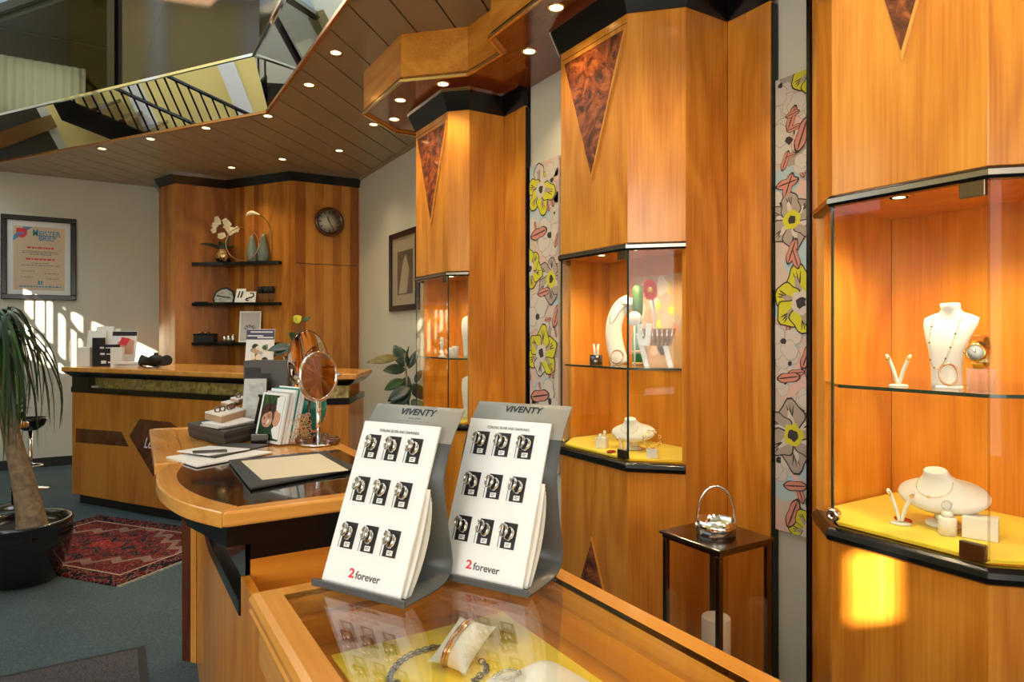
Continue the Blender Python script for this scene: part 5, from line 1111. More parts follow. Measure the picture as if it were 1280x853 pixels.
# dark block box, photo card, black frame
def slab_at(px, py, z0, y_, w_, h_, d_, rz, mat, name, label, cat):
    q = paty(px, py, y_); t = obj(name, MB().cbox((q.x, q.y, z0), w_, d_, h_, rz), mat, label=label, cat=cat, bevel=.001); return t
rv = -YAW
q = paty(338, 470, 2.78); t = thing('display_box', 'tall dark grey display box with black openings behind the magazines', 'box', V(q.x, q.y, ZD), rv)
obj('body', MB().box(-.088, -.05, 0, .088, .05, .272), 'charcoal_b', t, bevel=.002)
for a, b, c_, d in ((-.082, -.020, .205, .245), (-.018, .022, .15, .222), (-.082, -.03, .05, .16)): obj('opening', MB().box(a, -.0515, c_, b, -.0495, d), 'black_matte', t)
q = paty(316, 500, 2.66); t = thing('photo_card', 'grey photo card standing before the dark display box', 'card', V(q.x, q.y, ZD), rv + .2)
obj('card', MB().solid([V(-.045, 0, 0), V(.045, 0, 0), V(.045, .03, .205), V(-.035, .03, .205)], (0, .003, 0)), 'paper_grey', t); obj('print', MB().solid([V(-.03, .004, .05), V(.034, .004, .05), V(.034, .0255, .19), V(-.026, .0255, .19)], (0, -.0008, 0)), 'stone_agate', t)
q = paty(322, 520, 2.50); t = thing('card_holder', 'black beaded card holder standing beside the ring trays', 'holder', V(q.x, q.y, ZD), rv - .3)
obj('plate', MB().solid([V(-.03, 0, 0), V(.03, 0, 0), V(.045, .03, .15), V(-.015, .03, .15)], (0, .006, 0)), 'black_lacquer', t)
for k in range(9): obj('bead', MB().ball((-.016 + .0075 * k, .03, .153), .005, 8, 6), 'black_lacquer', t)
q = paty(326, 530, 2.38); obj('keyring_box', MB().cbox((q.x, q.y, ZD), .06, .03, .035, rv), 'steel_dark', label='small steel case beside the leaning magazines', cat='case', bevel=.003)

# ------------------------------------------------------------------ things on the far counter
ZF = 1.06
def fq(px, d=5.12): p_ = pd(px, 450, d); return V(p_.x, p_.y, ZF)
sc_ = 5.15 / F
obj('tumbler', MB().lathe([(.038, 0), (.042, .004), (.045, .20), (.042, .20), (.038, .012), (.001, .010)], 20, fq(95, 5.30)), 'glass', label='clear glass tumbler on the far counter', cat='glass')
def fbox(px, w_, h_, d_, depth, mat, name, label, cat, rz=-YAW, z=ZF, par=None):
    q = fq(px, depth); return obj(name, MB().cbox((q.x, q.y, z), w_, d_, h_, rz), mat, label=label, cat=cat, bevel=.002)
fbox(108.5, .105, .150, .09, 5.28, 'paper', 'note_box', 'white note block box beside the glass tumbler', 'box')
fbox(123.5, .075, .225, .05, 5.25, 'ink_black', 'product_box', 'tall black product box on the far counter', 'box')
for k, (px, w_, z_, h_) in enumerate(((139, .155, 0, .075), (137, .14, .0755, .05), (136, .13, .126, .045))):
    q = fq(px, 5.24); t = thing('product_box', ('lowest', 'middle', 'topmost')[k] + ' black box with white print in the stack on the far counter', 'box', V(q.x, q.y, ZF + z_), -YAW, group='stacked black product boxes')
    obj('box', MB().box(-w_ / 2, -.04, 0, w_ / 2, .04, h_), 'ink_black', t, bevel=.001); obj('print', MB().box(-w_ * .35, -.0406, h_ * .3, -w_ * .1, -.0401, h_ * .6).box(0, -.0406, h_ * .35, w_ * .35, -.0401, h_ * .5), 'paper', t)
for k, (px, hh, dd_) in enumerate(((117, .285, 5.46), (127, .32, 5.50), (135, .30, 5.52))):
    q = fq(px, dd_); obj('brochure', MB().solid([V(-.075, 0, 0), V(.075, 0, 0), V(.075, .05, hh), V(-.075, .05, hh)], (0, .008, 0)).shift(Matrix.Translation(q) @ Matrix.Rotation(-YAW, 4, 'Z')), 'paper', label=('white brochure leaning leftmost behind the black boxes', 'tall white brochure behind the black boxes', 'white brochure leaning next to the picture magazine')[0 if False else k].replace('leftmost ', 'nearest the tumbler, '), cat='brochure', group='brochures on the far counter')
q = fq(152, 5.40); t = thing('picture_magazine', 'magazine with a pink and red cover photo on the far counter', 'magazine', q, -YAW)
Mq = lambda pts, e: MB().solid([V(a, .05 * c_ / .28, c_) for a, c_ in pts], (0, e, 0))
obj('cover', Mq([(-.10, 0), (.10, 0), (.10, .28), (-.10, .28)], .01), 'paper', t); obj('title_band', Mq([(-.1, .24), (.1, .24), (.1, .275), (-.1, .275)], -.001), 'ink_black', t)
obj('photo', Mq([(-.05, .09), (.085, .09), (.085, .20), (.02, .225), (-.05, .19)], -.001), 'skin_print', t); obj('photo_hair', Mq([(-.04, .17), (.02, .16), (.05, .215), (-.02, .23)], -.0018), 'ink_red', t)
fbox(147, .09, .15, .04, 5.18, 'paper', 'leaflet_box', 'white leaflet box in front of the picture magazine', 'box', z=ZF)
for k in range(3): q = fq(161 + 2 * k, 5.08); obj('paper_stack', MB().cbox((q.x, q.y, ZF + .014 * k), .20 - .02 * k, .12, .0135, -YAW + .15 * k), ('paper', 'paper_grey', 'white_card')[k], label=('lowest', 'middle', 'topmost')[k] + ' bundle of white papers on the far counter', cat='papers', group='papers on the far counter')
q = fq(195, 5.0); t = thing('binoculars', 'black binocular like device with lenses on the far counter', 'device', q, -YAW)
for s_, a in ((-1, .35), (1, -.15)):
    c_ = V(.055 * s_, 0, .045); ax = frame((math.sin(a) * 1.0 + .75 * s_, -.45, .18))
    obj('barrel', MB().lathe([(.022, -.075), (.028, -.05), (.030, 0), (.036, .03), (.040, .06), (.034, .062), (.001, .055)], 18, c_, ax), 'ink_black', t)
obj('bridge', MB().ball((0, 0, .065), (.06, .035, .035), 14, 8), 'ink_black', t); obj('dial', MB().lathe([(.016, 0), (.016, .02), (.013, .022)], 14, (0, 0, .092)), 'charcoal', t); obj('strap', MB().tube(smooth_path([V(-.1, -.04, .02), V(-.04, -.08, .006), V(.03, -.09, .006), V(.09, -.04, .02)], 5), .006, 6), 'steel_dark', t)
# brochure with flower print at the bend of the counter
q = pd(323, 440, 4.50); t = thing('flower_brochure', 'tall white brochure with a flower bouquet and violet title band on the far counter', 'brochure', V(q.x, q.y, ZF), -YAW - .05)
W_, H_ = .195, .285
obj('cover', MB().solid([V(-W_ / 2, 0, 0), V(W_ / 2, 0, 0), V(W_ / 2, .04, H_), V(-W_ / 2, .04, H_)], (0, .008, 0)), 'white_card', t)
plain('ink_violet', (.075, .075, .14), .6)
fz = lambda z_: .04 * z_ / H_ - .0008
obj('title_band', MB().solid([V(-W_ / 2, fz(.215), .215), V(W_ / 2, fz(.215), .215), V(W_ / 2, fz(.282), .282), V(-W_ / 2, fz(.282), .282)], (0, -.0008, 0)), 'ink_violet', t)
for k, (a, b, z_) in enumerate(((-.07, .085, .262), (-.09, .02, .236), (-.02, .09, .224))): obj('title_print', MB().solid([V(a, fz(z_) - .001, z_), V(b, fz(z_) - .001, z_), V(b, fz(z_) - .001, z_ + .008), V(a, fz(z_) - .001, z_ + .008)], (0, -.0006, 0)), 'white_card', t)
rf = random.Random(9)
for k in range(16):
    cx, cz, r = rf.uniform(-.05, .06), rf.uniform(.05, .17), rf.uniform(.012, .024)
    obj('print_blossom', MB().add([V(cx + r * math.cos(a), fz(cz + r * math.sin(a)) - .001 - .0001 * k, cz + r * math.sin(a)) for a in [2 * PI * i / 10 for i in range(10)]], [list(range(10))]), rf.choice(['petal_white', 'stone_agate', 'leaf_mid', 'charcoal', 'lace_beige']), t)
# anthurium in a black pot
q = pd(371, 450, 4.50); t = thing('anthurium', 'anthurium with one yellow green flower in a black pot', 'plant', V(q.x, q.y, ZF), 0)
obj('pot', MB().lathe([(.06, 0), (.075, .01), (.085, .09), (.09, .105), (.08, .105), (.075, .09), (.001, .085)], 24), 'pot_black', t)
def leaf(base, tip, wid, droop=.25, nu=8, fold=.15, nv=(0, 0, 1)):
    base, tip = Vector(base), Vector(tip); d = tip - base; L_ = d.length; dn = d.normalized(); sd = dn.cross(Vector(nv)); sd = sd.normalized() if sd.length > .05 else V(1, 0, 0); upv = sd.cross(dn)
    def fn(u, v):
        w_ = wid * (math.sin(PI * min(1, u * .96 + .02)) ** .8) * (1 - .25 * u); a = (v - .5) * 2
        return base + d * u + sd * (a * w_) + upv * (L_ * droop * (u - u * u) * 1.6 + fold * w_ * abs(a) ** 1.3)
    return MB().surf(fn, nu, 4)
cr = V(CS, -SN, 0)     # picture-right direction in plan, for leaning the stems
bkv = V(SN, CS, 0)
for k, (a, h, b, hh, w_, mt) in enumerate(((-.02, .16, -.19, .14, .045, 'leaf_dark'), (-.01, .17, -.14, .10, .04, 'leaf_dark'), (.01, .18, .06, .22, .05, 'leaf_dark'), (0, .2, -.04, .26, .04, 'leaf_dark'), (.02, .17, .12, .17, .045, 'leaf_mid'), (.0, .17, .03, .13, .05, 'leaf_dark'))):
    obj('stem', MB().tube([V(0, 0, .08), cr * (a * 1.5) + V(0, 0, h)], .004, 6), 'leaf_mid', t); obj('leaf', leaf(cr * a + V(0, 0, h), cr * b + bkv * (-.05 if k % 2 else -.02) + V(0, 0, hh), w_, .2, nv=-bkv * .7 + V(0, 0, .7)), mt, t, solid=.001)
obj('flower_stem', MB().tube(smooth_path([V(0, 0, .08), V(.005, 0, .22), cr * .01 + V(0, 0, .335)], 4), .003, 6), 'leaf_mid', t)
fp = cr * .0 + V(0, 0, .345); obj('spathe', leaf(fp - cr * .02 + V(0, 0, -.012), fp + cr * .03 + V(0, 0, .028), .034, .2, nv=-bkv), 'petal_yellow', t, solid=.0015); obj('bract', leaf(fp + cr * .035 + V(0, 0, -.005), fp + cr * .095 + V(0, 0, .02), .016, .2, nv=-bkv), 'leaf_mid', t, solid=.001); obj('spadix', MB().tube([fp - bkv * .01, fp - bkv * .02 + V(0, 0, .03)], .003, 6), 'pollen', t)
# papers pushed into the gold band
q = pd(112, 486, 5.12); obj('folded_paper', MB().cbox((q.x + .01, q.y - .012, .9055), .15, .05, .012, -.95), 'paper', label='folded paper lying in the gold band of the far counter', cat='paper')

# ------------------------------------------------------------------ things on the wall unit's shelves
def us(px, k, d=6.56): q = pd(px, 400, d); return V(q.x, q.y, SHELF[k] + .0005)
u0 = 6.56 / F
q = us(280, 0, 6.62); t = thing('orchid', 'white orchid in a shiny gold pot on the top shelf', 'plant', q)
obj('pot', MB().lathe([(.045, 0), (.075, .02), (.088, .055), (.085, .09), (.062, .125), (.066, .135), (.058, .135), (.055, .12), (.001, .115)], 24), 'pot_gold', t)
for k, (b, hh) in enumerate(((-.25, .19), (.06, .24), (-.05, .22), (.10, .17))): obj('leaf', leaf(V(0, 0, .12), cr * b + V(0, 0, hh), .032, .25, nv=-bkv * .6 + V(0, 0, .8)), 'leaf_dark', t, solid=.001)
for k, pts in enumerate((((0, .12), (.02, .26), (.0, .38), (-.05, .43)), ((.01, .12), (.05, .25), (.06, .36), (.10, .39)))): obj('flower_stem', MB().tube(smooth_path([cr * a + V(0, 0, b) for a, b in pts], 4), .004, 6), 'leaf_dark', t)
for k, (a, h) in enumerate(((-.055, .43), (-.075, .37), (-.045, .40), (-.085, .32), (.03, .41), (.055, .38), (.035, .36), (.06, .33), (.10, .32), (.14, .33), (-.02, .265), (.0, .27), (.08, .30))):
    c = cr * a + V(0, 0, h) - bkv * .03
    b_ = MB(); fxx = frame(-bkv + cr * .2 * (k % 3 - 1))
    for j in range(5):
        an = 2 * PI * j / 5 + k; d = fxx[0] * math.cos(an) + fxx[1] * math.sin(an)
        sd = fxx[2].cross(d); b_.surf(lambda u, v, d=d, sd=sd: c + d * (.034 * u) + sd * ((v - .5) * .036 * math.sin(PI * (u * .8 + .15))) + fxx[2] * (.006 * u), 4, 2)
    o_ = obj('blossom', b_, 'petal_white', t, solid=.001)
    obj('blossom_heart', MB().ball(c - bkv * .006, .005, 6, 5), 'pollen', o_)
t = thing('calla_lily', 'cream calla lily on a long bent stem above the grey vases', 'flower', us(340, 0, 6.44))
cp = [(.0, .18), (-.01, .30), (-.06, .40), (-.13, .452), (-.19, .466)]
obj('stem', MB().tube(smooth_path([cr * a + V(0, 0, b) for a, b in [(0, .02)] + cp], 4), .004, 6), 'leaf_mid', t)
obj('spathe', MB().tube(smooth_path([cr * a + V(0, 0, b) for a, b in ((-.12, .448), (-.16, .462), (-.20, .468), (-.235, .452), (-.25, .43))], 4), [.008, .010, .012, .015, .018, .021, .024, .026, .027, .027, .026, .024, .02, .015, .01, .006, .002], 10, flat=.7), 'petal_white', t)
obj('ring_ornament', MB().torus(us(303, 0, 6.44) + V(0, 0, .166), .16, .0035, (cr, V(0, 0, 1), -bkv), 40, 6), 'rose_gold', label='thin copper hoop ornament standing between orchid and vases', cat='ornament')
for k, px in enumerate((315, 329)):
    obj('sage_vase', MB().lathe([(.040, 0), (.048, .01), (.054, .06), (.050, .12), (.036, .18), (.020, .235), (.010, .262 + .012 * k), (.007, .262 + .012 * k)], 22, us(px, 0, 6.5)), 'vase_sage', label=('bud shaped grey green vase beside the copper hoop', 'slightly taller bud shaped grey green vase below the calla stem')[k], cat='vase', group='grey green bud vases')
q = us(280, 1, 6.55); pts = [(-.10, 0), (.09, 0), (.10, .05), (.085, .11), (.03, .145), (-.03, .135), (-.08, .10), (-.105, .04)]
t = thing('agate_slice', 'grey agate slice with dark rind on the middle shelf', 'stone', q)
obj('rind', MB().solid([cr * (a * 1.06) + V(0, 0, max(0, b * 1.05)) for a, b in pts], bkv * .02), 'ink_black', t); obj('stone', MB().solid([cr * (a * .90) + V(0, 0, b * .88 + .006) - bkv * .003 for a, b in pts], bkv * .004), 'stone_agate', t); obj('vein', MB().solid([cr * a + V(0, 0, b) - bkv * .0045 for a, b in ((-.07, .062), (.07, .04), (.07, .05), (-.07, .075))], bkv * .001), 'ink_black', t)
for k, (px, w_, h_, st_) in enumerate(((299.5, .105, .135, 0), (312, .11, .105, 1))):
    q = us(px, 1, 6.50 - .03 * k); t = thing('motif_tile', ('white card with two dark bars beside the agate', 'white card with a dark curl beside the jars')[k], 'card', q)
    obj('card', MB().solid([cr * a + V(0, 0, b) + bkv * (b * .2) for a, b in ((-w_ / 2, 0), (w_ / 2, 0), (w_ / 2, h_), (-w_ / 2 + .015, h_))], bkv * .006), 'white_card', t)
    if not k:
        for a in (-.012, .016): obj('bar', MB().tube([cr * (a - .008) + V(0, 0, .045) + bkv * .004, cr * (a + .01) + V(0, 0, .11) + bkv * .014], .006, 6), 'ink_black', t)
    else: obj('curl', MB().tube(smooth_path([cr * a + V(0, 0, b) + bkv * (b * .2 - .004) for a, b in ((.0, .088), (.03, .085), (.035, .06), (.005, .045), (-.03, .035), (-.035, .02), (-.01, .018))], 4), .006, 6), 'ink_black', t)
for k, px in enumerate((326, 333, 339)):
    t = thing('spice_jar', ('clear jar with black lid next to the white card', 'clear jar with black lid between two others', 'clear jar with black lid at the shelf end')[k], 'jar', us(px, 1, 6.50 - .02 * k), group='clear jars with black lids')
    obj('glass', MB().lathe([(.026, 0), (.027, .09), (.022, .095)], 16), 'acrylic', t); obj('lid', MB().lathe([(.031, .088), (.031, .150), (.028, .154), (.001, .154)], 16), 'ink_black', t)
q = us(251, 1, 6.60); obj('wire_tray', MB().lathe([(.05, 0), (.075, .012), (.072, .012), (.05, .004), (.001, .003)], 18, q, sy=.5), 'steel_dark', label='small flat metal tray at the end of the middle shelf', cat='tray')
q = us(257, 2, 6.62); t = thing('black_casket', 'black casket with trinkets on the bottom shelf', 'box', q, -YAW)
obj('box', MB().box(-.098, -.05, 0, .098, .05, .07), 'ink_black', t, bevel=.004); obj('lid', MB().box(-.102, -.053, .070, .102, .053, .084), 'black_lacquer', t, bevel=.003)
for k in range(5): obj('trinket', MB().ball((-.06 + .03 * k, 0, .092), (.014, .012, .010), 8, 6), 'steel_dark' if k % 2 else 'gold', t)
for k, px in enumerate((281, 286, 291.5)):
    obj('silver_cup', MB().lathe([(.016, 0), (.020, .004), (.018, .03), (.022, .058 + .006 * k), (.019, .058 + .006 * k), (.014, .01), (.001, .008)], 16, us(px, 2, 6.56)), 'silver', label=('shortest', 'middle', 'tallest')[k] + ' small silver cup on the bottom shelf', cat='cup', group='small silver cups')
q = us(311.5, 2, 6.50); t = thing('white_frame', 'white framed card with grey lotus print on the bottom shelf', 'picture', q)
obj('frame', MB().solid([cr * a + V(0, 0, b) + bkv * (b * .12) for a, b in ((-.105, 0), (.105, 0), (.105, .305), (-.105, .305))], bkv * .012), 'white_paint', t); obj('card', MB().solid([cr * a + V(0, 0, b) + bkv * (b * .12 - .001) for a, b in ((-.092, .014), (.092, .014), (.092, .29), (-.092, .29))], -bkv * .001), 'paper_grey', t)
for k in range(9):
    an = PI * (k + .5) / 9; d = cr * math.cos(an) + V(0, 0, 1) * math.sin(an) * .9; c = V(0, 0, .125) + bkv * (.125 * .12 - .0035)
    obj('lotus_petal', MB().solid([c + d * .02, c + d * .042 + (cr * -math.sin(an) + V(0, 0, math.cos(an))) * .006, c + d * .065 + bkv * .003, c + d * .042 - (cr * -math.sin(an) + V(0, 0, math.cos(an))) * .006], -bkv * .0008), 'stone_agate' if k % 2 else 'charcoal_b', t)
# wall clock
q = paty(411, 278, 6.555); t = thing('wall_clock', 'round wall clock with dark wooden rim and cream dial', 'clock', V(q.x, y0 if False else 6.548, q.z)); rr = 18.5 * 6.5 / F
fx = (V(1, 0, 0), V(0, 0, 1), V(0, -1, 0))
obj('rim', MB().lathe([(rr * .74, .012), (rr * .80, .03), (rr * .92, .034), (rr, .022), (rr, 0), (.001, 0)], 40, (0, 0, 0), fx), 'walnut_x', t); obj('dial', MB().lathe([(rr * .76, .010), (.001, .011)], 36, (0, 0, 0), fx), 'dial_cream', t) if 'dial_cream' in MATS else None
plain('dial_cream', (.62, .56, .42), .6); obj('dial', MB().lathe([(rr * .76, .012), (.001, .013)], 36, (0, 0, 0), fx), 'dial_cream', t)
for k in range(12): a = 2 * PI * k / 12; d = V(math.sin(a), 0, math.cos(a)); obj('hour_mark', MB().obox(d * rr * .64 + V(0, -.0145, 0), d * rr * (.06 if k % 3 else .09), d.cross(V(0, 1, 0)) * .0035, V(0, .0012, 0)), 'ink_black', t)
for a, l, w_ in ((-.42, .42, .005), (2.62, .55, .0035)): d = V(math.sin(a), 0, math.cos(a)); obj('hand', MB().obox(d * rr * l * .45 + V(0, -.018, 0), d * rr * l * .55, d.cross(V(0, 1, 0)) * w_, V(0, .0015, 0)), 'ink_black', t)

# ------------------------------------------------------------------ pictures on the walls
a, b = paty(1, 268, YB), paty(95.5, 375.5, YB); x0_, x1_, zt, zb = a.x, b.x, paty(48, 271, YB).z, paty(48, 375, YB).z
t = thing('framed_certificate', 'framed master craftsman certificate with blue and red lettering on the back wall', 'picture', V((x0_ + x1_) / 2, YB, zb))
cx = (x0_ + x1_) / 2; w_ = x1_ - x0_; h_ = zt - zb
fw = .05
for X0, X1, A, B in ((x0_, x1_, zb, zb + fw), (x0_, x1_, zt - fw, zt), (x0_, x0_ + fw, zb + fw, zt - fw), (x1_ - fw, x1_, zb + fw, zt - fw)): obj('frame_bar', MB().box(X0, YB - .03, A, X1, YB - .001, B), 'black_lacquer', t, world=True, bevel=.006)
obj('mount', MB().box(x0_ + fw, YB - .012, zb + fw, x1_ - fw, YB - .006, zt - fw), 'paper', t, world=True)
plain('parchment', (.70, .55, .36), .8, vary=.08, vscale=3)
pw, ph = w_ * .68, h_ * .76; pc = cx; pz0 = zb + h_ * .115
pap = obj('parchment', MB().box(pc - pw / 2, YB - .0135, pz0, pc + pw / 2, YB - .012, pz0 + ph), 'parchment', t, world=True)
def cert(name, s_, size, u, v, mat, **kw): text(name, s_, size, basis(V(pc - pw / 2 + pw * u, YB - .0145, pz0 + ph * v), (1, 0, 0), (0, 0, 1), (0, -1, 0)), mat, pap, **kw)
cert('print_title', 'M', .098, .425, .897, 'ink_blue', bold=.0012, fit=pw * .10); cert('print_title', 'EISTER', .074, .70, .890, 'ink_blue', bold=.0012, fit=pw * .42); cert('print_title', 'BRIEF', .074, .655, .820, 'ink_blue', bold=.0012, fit=pw * .34)
def bar(u0_, u1_, v, hh, mat, name='print_line'):
    m = MB(); rr_ = random.Random(int(v * 1000)); u = u0_
    while u < u1_: l = min(rr_.uniform(.03, .09), u1_ - u); m.box(pc - pw / 2 + pw * u, YB - .0148, pz0 + ph * v, pc - pw / 2 + pw * (u + l), YB - .0138, pz0 + ph * v + hh); u += l + .018
    obj(name, m, mat, t, world=True)
bar(.26, .78, .655, .016, 'ink_red'); bar(.24, .80, .475, .016, 'ink_red')
for u0_, u1_, v in ((.18, .86, .605), (.16, .88, .58), (.32, .74, .555), (.35, .70, .42), (.14, .90, .385), (.15, .42, .29), (.6, .88, .26), (.15, .38, .2), (.62, .88, .18)): bar(u0_, u1_, v, .005, 'ink_grey')
bar(.12, .92, .045, .013, 'ink_blue'); bar(.47, .56, .085, .04, 'ink_blue', 'print_emblem')
obj('print_ribbon', MB().solid([V(pc - pw / 2 + pw * u, YB - .0142, pz0 + ph * v) for u, v in ((0, .76), (0, .84), (.2, .99), (.36, .99))], (0, -.0006, 0)), 'ink_blue', t, world=True)
obj('print_crest', MB().solid([V(pc - pw / 2 + pw * u, YB - .015, pz0 + ph * v) for u, v in ((.06, .965), (.26, .965), (.26, .87), (.22, .83), (.16, .815), (.10, .83), (.06, .87))], (0, -.0006, 0)), 'ink_red', t, world=True)
obj('print_crest_band', MB().solid([V(pc - pw / 2 + pw * u, YB - .0158, pz0 + ph * v) for u, v in ((.06, .895), (.20, .895), (.20, .865), (.06, .865))], (0, -.0005, 0)), 'ink_blue', t, world=True)
t = thing('framed_picture', 'dark framed black and white print on the wall beside the narrow cabinet', 'picture', V(XR, 5.35, 1.51))
ya, yb_, za, zb2 = 5.66, 5.02, 1.515, 2.20
for A, B, Z_, ZZ in ((yb_, ya, za, za + .05), (yb_, ya, zb2 - .05, zb2), (yb_, yb_ + .05, za + .05, zb2 - .05), (ya - .05, ya, za + .05, zb2 - .05)): obj('frame_bar', MB().box(XR - .03, A, Z_, XR - .001, B, ZZ), 'black_lacquer', t, world=True, bevel=.004)
plain('mount_beige', (.45, .40, .30), .5); plain('print_dark', (.075, .062, .048), .4)
obj('mount', MB().box(XR - .012, yb_ + .05, za + .05, XR - .006, ya - .05, zb2 - .05), 'mount_beige', t, world=True)
obj('print', MB().box(XR - .014, yb_ + .13, za + .14, XR - .012, ya - .17, zb2 - .17), 'print_dark', t, world=True)
obj('print_figure', MB().solid([V(XR - .0145, y_, z_) for y_, z_ in ((5.46, za + .15), (5.36, za + .42), (5.30, zb2 - .2), (5.22, za + .35), (5.28, za + .15))], (-.0005, 0, 0)), 'mount_beige', t, world=True)
obj('pane', MB().box(XR - .022, yb_ + .05, za + .05, XR - .020, ya - .05, zb2 - .05), 'glass', t, world=True)

# ------------------------------------------------------------------ plants and floor things
pc_ = pd(27, 600, 3.52); P0 = V(pc_.x, pc_.y, 0)
t = thing('ponytail_palm', 'ponytail palm with long drooping leaves in a black glazed pot', 'plant', P0)
obj('pot', MB().lathe([(.14, 0), (.16, .01), (.205, .10), (.228, .20), (.232, .27), (.226, .30), (.236, .315), (.232, .325), (.212, .325), (.208, .30), (.205, .27), (.001, .265)], 40), 'pot_black', t); obj('soil', MB().lathe([(.206, .272), (.08, .285), (.001, .29)], 24), 'soil', t)
tr = smooth_path([cr * .06 + V(0, 0, .26), cr * .045 + V(0, 0, .36), cr * .005 + V(0, 0, .55), cr * -.055 + V(0, 0, .78), cr * -.10 + V(0, 0, 1.05), cr * -.12 + V(0, 0, 1.30)], 5)
k_ = len(tr); obj('trunk', MB().tube(tr, [.088, .080, .074, .070, .067, .065, .062, .060, .057, .055, .052, .050, .047, .045, .043, .041, .039, .038, .036, .034, .033, .032, .031, .030, .028, .026][:k_], 16), 'bark', t)
rp = random.Random(21); cen = cr * -.12 + V(0, 0, 1.30)
for k in range(120):
    an = rp.uniform(0, 2 * PI); out = rp.uniform(.10, .30); dr = rp.uniform(.28, .60); ht = rp.uniform(.02, .12); wd = rp.uniform(.007, .012)
    d = V(math.cos(an), math.sin(an), 0); sd = V(-math.sin(an), math.cos(an), 0); tw = rp.uniform(-.12, .12); s0 = cen + V(0, 0, rp.uniform(-.10, .06))
    pts = smooth_path([s0, s0 + d * out * .35 + V(0, 0, ht), s0 + d * out * .75 + sd * tw * .4 + V(0, 0, ht * .5 - dr * .12), s0 + d * out + sd * tw * .8 + V(0, 0, -dr * .5), s0 + d * out * rp.uniform(.85, 1.1) + sd * tw + V(0, 0, -dr)], 3); n_ = len(pts)
    m = MB(); vs = []
    for i, p in enumerate(pts): w2 = wd * (1 - (i / (n_ - 1)) ** 3 * .9); vs += [p - sd * w2, p + sd * w2]
    m.add(vs, [(2 * i, 2 * i + 1, 2 * i + 3, 2 * i + 2) for i in range(n_ - 1)], True); obj('leaf', m, 'leaf_mid' if rp.random() < .55 else 'leaf_dark', t)
# wooden side table, its plant, and black stool behind the palm
q = pd(18, 560, 5.05); T0 = V(q.x, q.y, 0)
t = thing('side_table', 'small round wooden side table behind the palm', 'table', T0)
obj('top', MB().lathe([(.001, .60), (.085, .60), (.09, .61), (.09, .632), (.085, .64), (.001, .64)], 28), 'edge_x', t); obj('column', MB().lathe([(.02, .02), (.02, .60)], 14), 'steel_dark', t); obj('foot', MB().lathe([(.13, 0), (.13, .012), (.02, .03)], 24), 'steel_dark', t)
t = thing('small_plant', 'small dark leafy plant on the round side table', 'plant', T0 + V(0, 0, .6405))
obj('pot', MB().lathe([(.045, 0), (.06, .08), (.055, .08), (.001, .07)], 18), 'pot_black', t)
for k in range(14): an = k * 2.4; obj('leaf', leaf(V(0, 0, .07), V(math.cos(an) * .11, math.sin(an) * .11, .10 + .13 * ((k * 7) % 10) / 10), .025, .3), 'leaf_dark', t, solid=.001)
q = pd(38, 560, 5.62); t = thing('bar_stool', 'black bucket bar stool on a chrome pole behind the palm', 'stool', V(q.x, q.y, 0))
obj('seat', MB().lathe([(.001, .50), (.05, .502), (.10, .54), (.125, .60), (.118, .606), (.09, .565), (.04, .54), (.001, .535)], 28), 'black_lacquer', t); obj('pole', MB().lathe([(.016, .02), (.016, .50)], 14), 'chrome', t); obj('foot', MB().lathe([(.14, 0), (.14, .01), (.02, .03)], 28), 'chrome', t); obj('foot_ring', MB().torus((0, 0, .2), .085, .008), 'chrome', t)
# rubber plant
q = pd(506, 500, 5.15); t = thing('rubber_plant', 'rubber plant with large dark glossy leaves by the cream wall', 'plant', V(q.x, q.y, 0))
obj('pot', MB().lathe([(.11, 0), (.15, .24), (.155, .26), (.14, .26), (.001, .24)], 24), 'pot_black', t)
obj('stem', MB().tube([V(0, 0, .23), cr * .03 + V(0, 0, .75), cr * .0 + V(0, 0, 1.17)], [.014, .011, .006], 8), 'bark', t)
sc2 = 5.15 / F
for k, (bx_, by_, tx, ty, w_, mt) in enumerate(((509, 459, 492, 432, .045, 'leaf_dark'), (500, 447, 461, 453, .032, 'leaf_worn'), (511, 461, 524, 436, .026, 'leaf_dark'), (507, 462, 481, 463, .038, 'leaf_dark'), (505, 475, 480, 488, .035, 'leaf_mid'), (515, 483, 487, 501, .042, 'leaf_dark'), (519, 479, 527, 462, .022, 'leaf_dark'), (507, 455, 513, 432, .008, 'leaf_mid'), (510, 470, 503, 500, .040, 'leaf_dark'), (512, 485, 497, 512, .045, 'leaf_dark'), (515, 480, 530, 500, .04, 'leaf_dark'), (515, 500, 535, 520, .04, 'leaf_mid'), (508, 500, 480, 520, .045, 'leaf_dark'), (512, 515, 500, 545, .045, 'leaf_dark'), (512, 515, 530, 545, .045, 'leaf_dark'))):
    b = cr * ((bx_ - 506) * sc2) + V(0, 0, HC + (420 - by_) * sc2); e = cr * ((tx - 506) * sc2) + V(0, 0, HC + (420 - ty) * sc2) - bkv * (.07 if k % 2 else -.02)
    lf = obj('leaf', leaf(b, e, w_ * 1.4, .10, nv=-bkv * .9 + V(0, 0, .45)), mt, t, solid=.0012); obj('midrib', MB().tube([b, (b + e) / 2 + V(0, 0, (e - b).length * .066), e], [.003, .002, .001], 5), 'leaf_rib', lf)
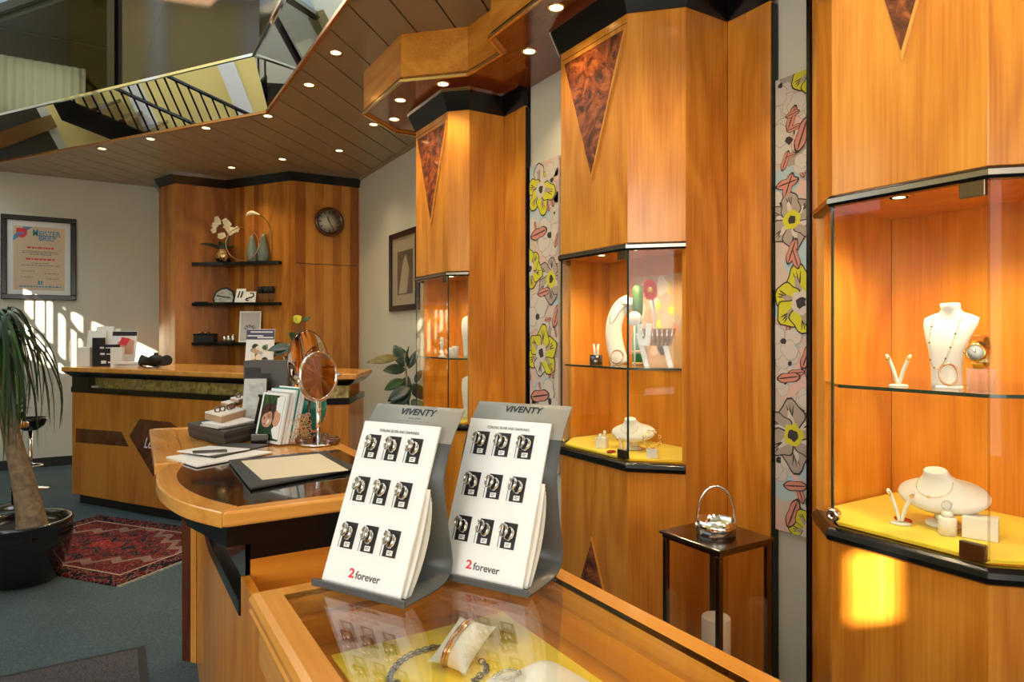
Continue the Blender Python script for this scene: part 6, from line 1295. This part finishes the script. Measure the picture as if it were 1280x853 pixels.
# rug, door mat
RW, RH = 1.34, .93; rug_mat(RW, RH); rc = V(0, 4.815, 0); ra = math.atan2(-.79, .61)
t = thing('oriental_rug', 'red and navy oriental rug with cream fringe on the carpet', 'rug', rc, ra)
obj('pile', MB().box(-RW / 2, -RH / 2, .0005, RW / 2, RH / 2, .009), 'rug', t)
m = MB(); rq = random.Random(4)
for sx_ in (-1, 1):
    for k in range(150): y_ = -RH / 2 + RH * (k + .5) / 150; a = rq.uniform(-.006, .006); m.add([V(sx_ * RW / 2, y_ - .002, .004), V(sx_ * RW / 2, y_ + .002, .004), V(sx_ * (RW / 2 + rq.uniform(.022, .04)), y_ + a, .0015)], [(0, 1, 2)])
tag(obj('fringe', m, 'fringe', t), kind='stuff')
t = thing('door_mat', 'grey flecked door mat with black rubber border', 'mat', V(-.4, 2.7, 0))
obj('rubber', MB().box(-1.05, 2.2, .0005, .135, 3.168, .005), 'black_matte', t, world=True); obj('fibre', MB().box(-1.03, 2.22, .005, .108, 3.14, .010), 'mat_fibre', t, world=True)
# ------------------------------------------------------------------ lantern with candle
lx, ly, s_, zt = 1.455, 1.275, .222, .704
t = thing('floor_lantern', 'tall smoked glass lantern with chrome ring and hoop handle', 'lantern', V(lx + s_ / 2, ly + s_ / 2, 0))
Ln = lambda name, m, mat, par=t, **kw: obj(name, m, mat, par, world=True, **kw)
for a, b in ((0, 0), (1, 0), (0, 1), (1, 1)): X_, Y_ = lx + a * (s_ - .016), ly + b * (s_ - .016); Ln('post', MB().box(X_, Y_, .03, X_ + .016, Y_ + .016, zt - .022), 'steel_dark', bevel=.002)
Ln('base', MB().box(lx - .006, ly - .006, 0, lx + s_ + .006, ly + s_ + .006, .03), 'steel_dark', bevel=.003)
for A in ((0, -.003), (0, s_ - .016), (1, -.003), (1, s_ - .016)):
    if A[0]: Ln('top_rail', MB().box(lx + A[1] if A[1] > 0 else lx, ly, zt - .022, (lx + A[1] if A[1] > 0 else lx) + .016, ly + s_, zt - .010), 'steel_dark')
Ln('top_rail', MB().box(lx + .017, ly, zt - .022, lx + s_ - .017, ly + .016, zt - .010), 'steel_dark'); Ln('top_rail', MB().box(lx + .017, ly + s_ - .016, zt - .022, lx + s_ - .017, ly + s_, zt - .010), 'steel_dark')
Ln('lid', MB().box(lx - .008, ly - .008, zt - .010, lx + s_ + .008, ly + s_ + .008, zt), 'lantern_lid' if 'lantern_lid' in MATS else 'steel_dark', bevel=.003)
for ax_ in range(4):
    c0_, c1_ = ((lx + .006, ly + .006), (lx + s_ - .006, ly + .006)) if ax_ == 0 else ((lx + s_ - .006, ly + .006), (lx + s_ - .006, ly + s_ - .006)) if ax_ == 1 else ((lx + s_ - .006, ly + s_ - .006), (lx + .006, ly + s_ - .006)) if ax_ == 2 else ((lx + .006, ly + s_ - .006), (lx + .006, ly + .006))
    Ln('glass_pane', MB().slab(c0_, c1_, .032, zt - .024, -.003), 'glass_lantern')
cc = V(lx + s_ / 2, ly + s_ / 2, zt)
Ln('ring', MB().lathe([(.0555, .001), (.058, .001), (.058, .044), (.0555, .044), (.0555, .001)], 32, cc, caps=False), 'chrome'); Ln('ring_cap', MB().lathe([(.055, .008), (.001, .009)], 28, cc), 'steel_dark')
hd = V(CS, -SN, 0); Ln('handle', MB().tube([cc + hd * (.057 * math.cos(a)) + V(0, 0, .028 + .115 * math.sin(a) ** .8) for a in [PI * i / 24 for i in range(25)]], .0035, 8), 'chrome')
for k in (-1, 1): Ln('rivet', MB().ball(cc + hd * (.059 * k) + V(0, 0, .028), .006, 8, 6), 'chrome')
obj('candle', MB().lathe([(.042, .0), (.042, .424), (.039, .428), (.034, .418), (.001, .416)], 28, V(lx + s_ / 2 - .005, ly + s_ / 2 - .005, .0305)), 'candle_wax', label='thick white pillar candle inside the lantern', cat='candle')
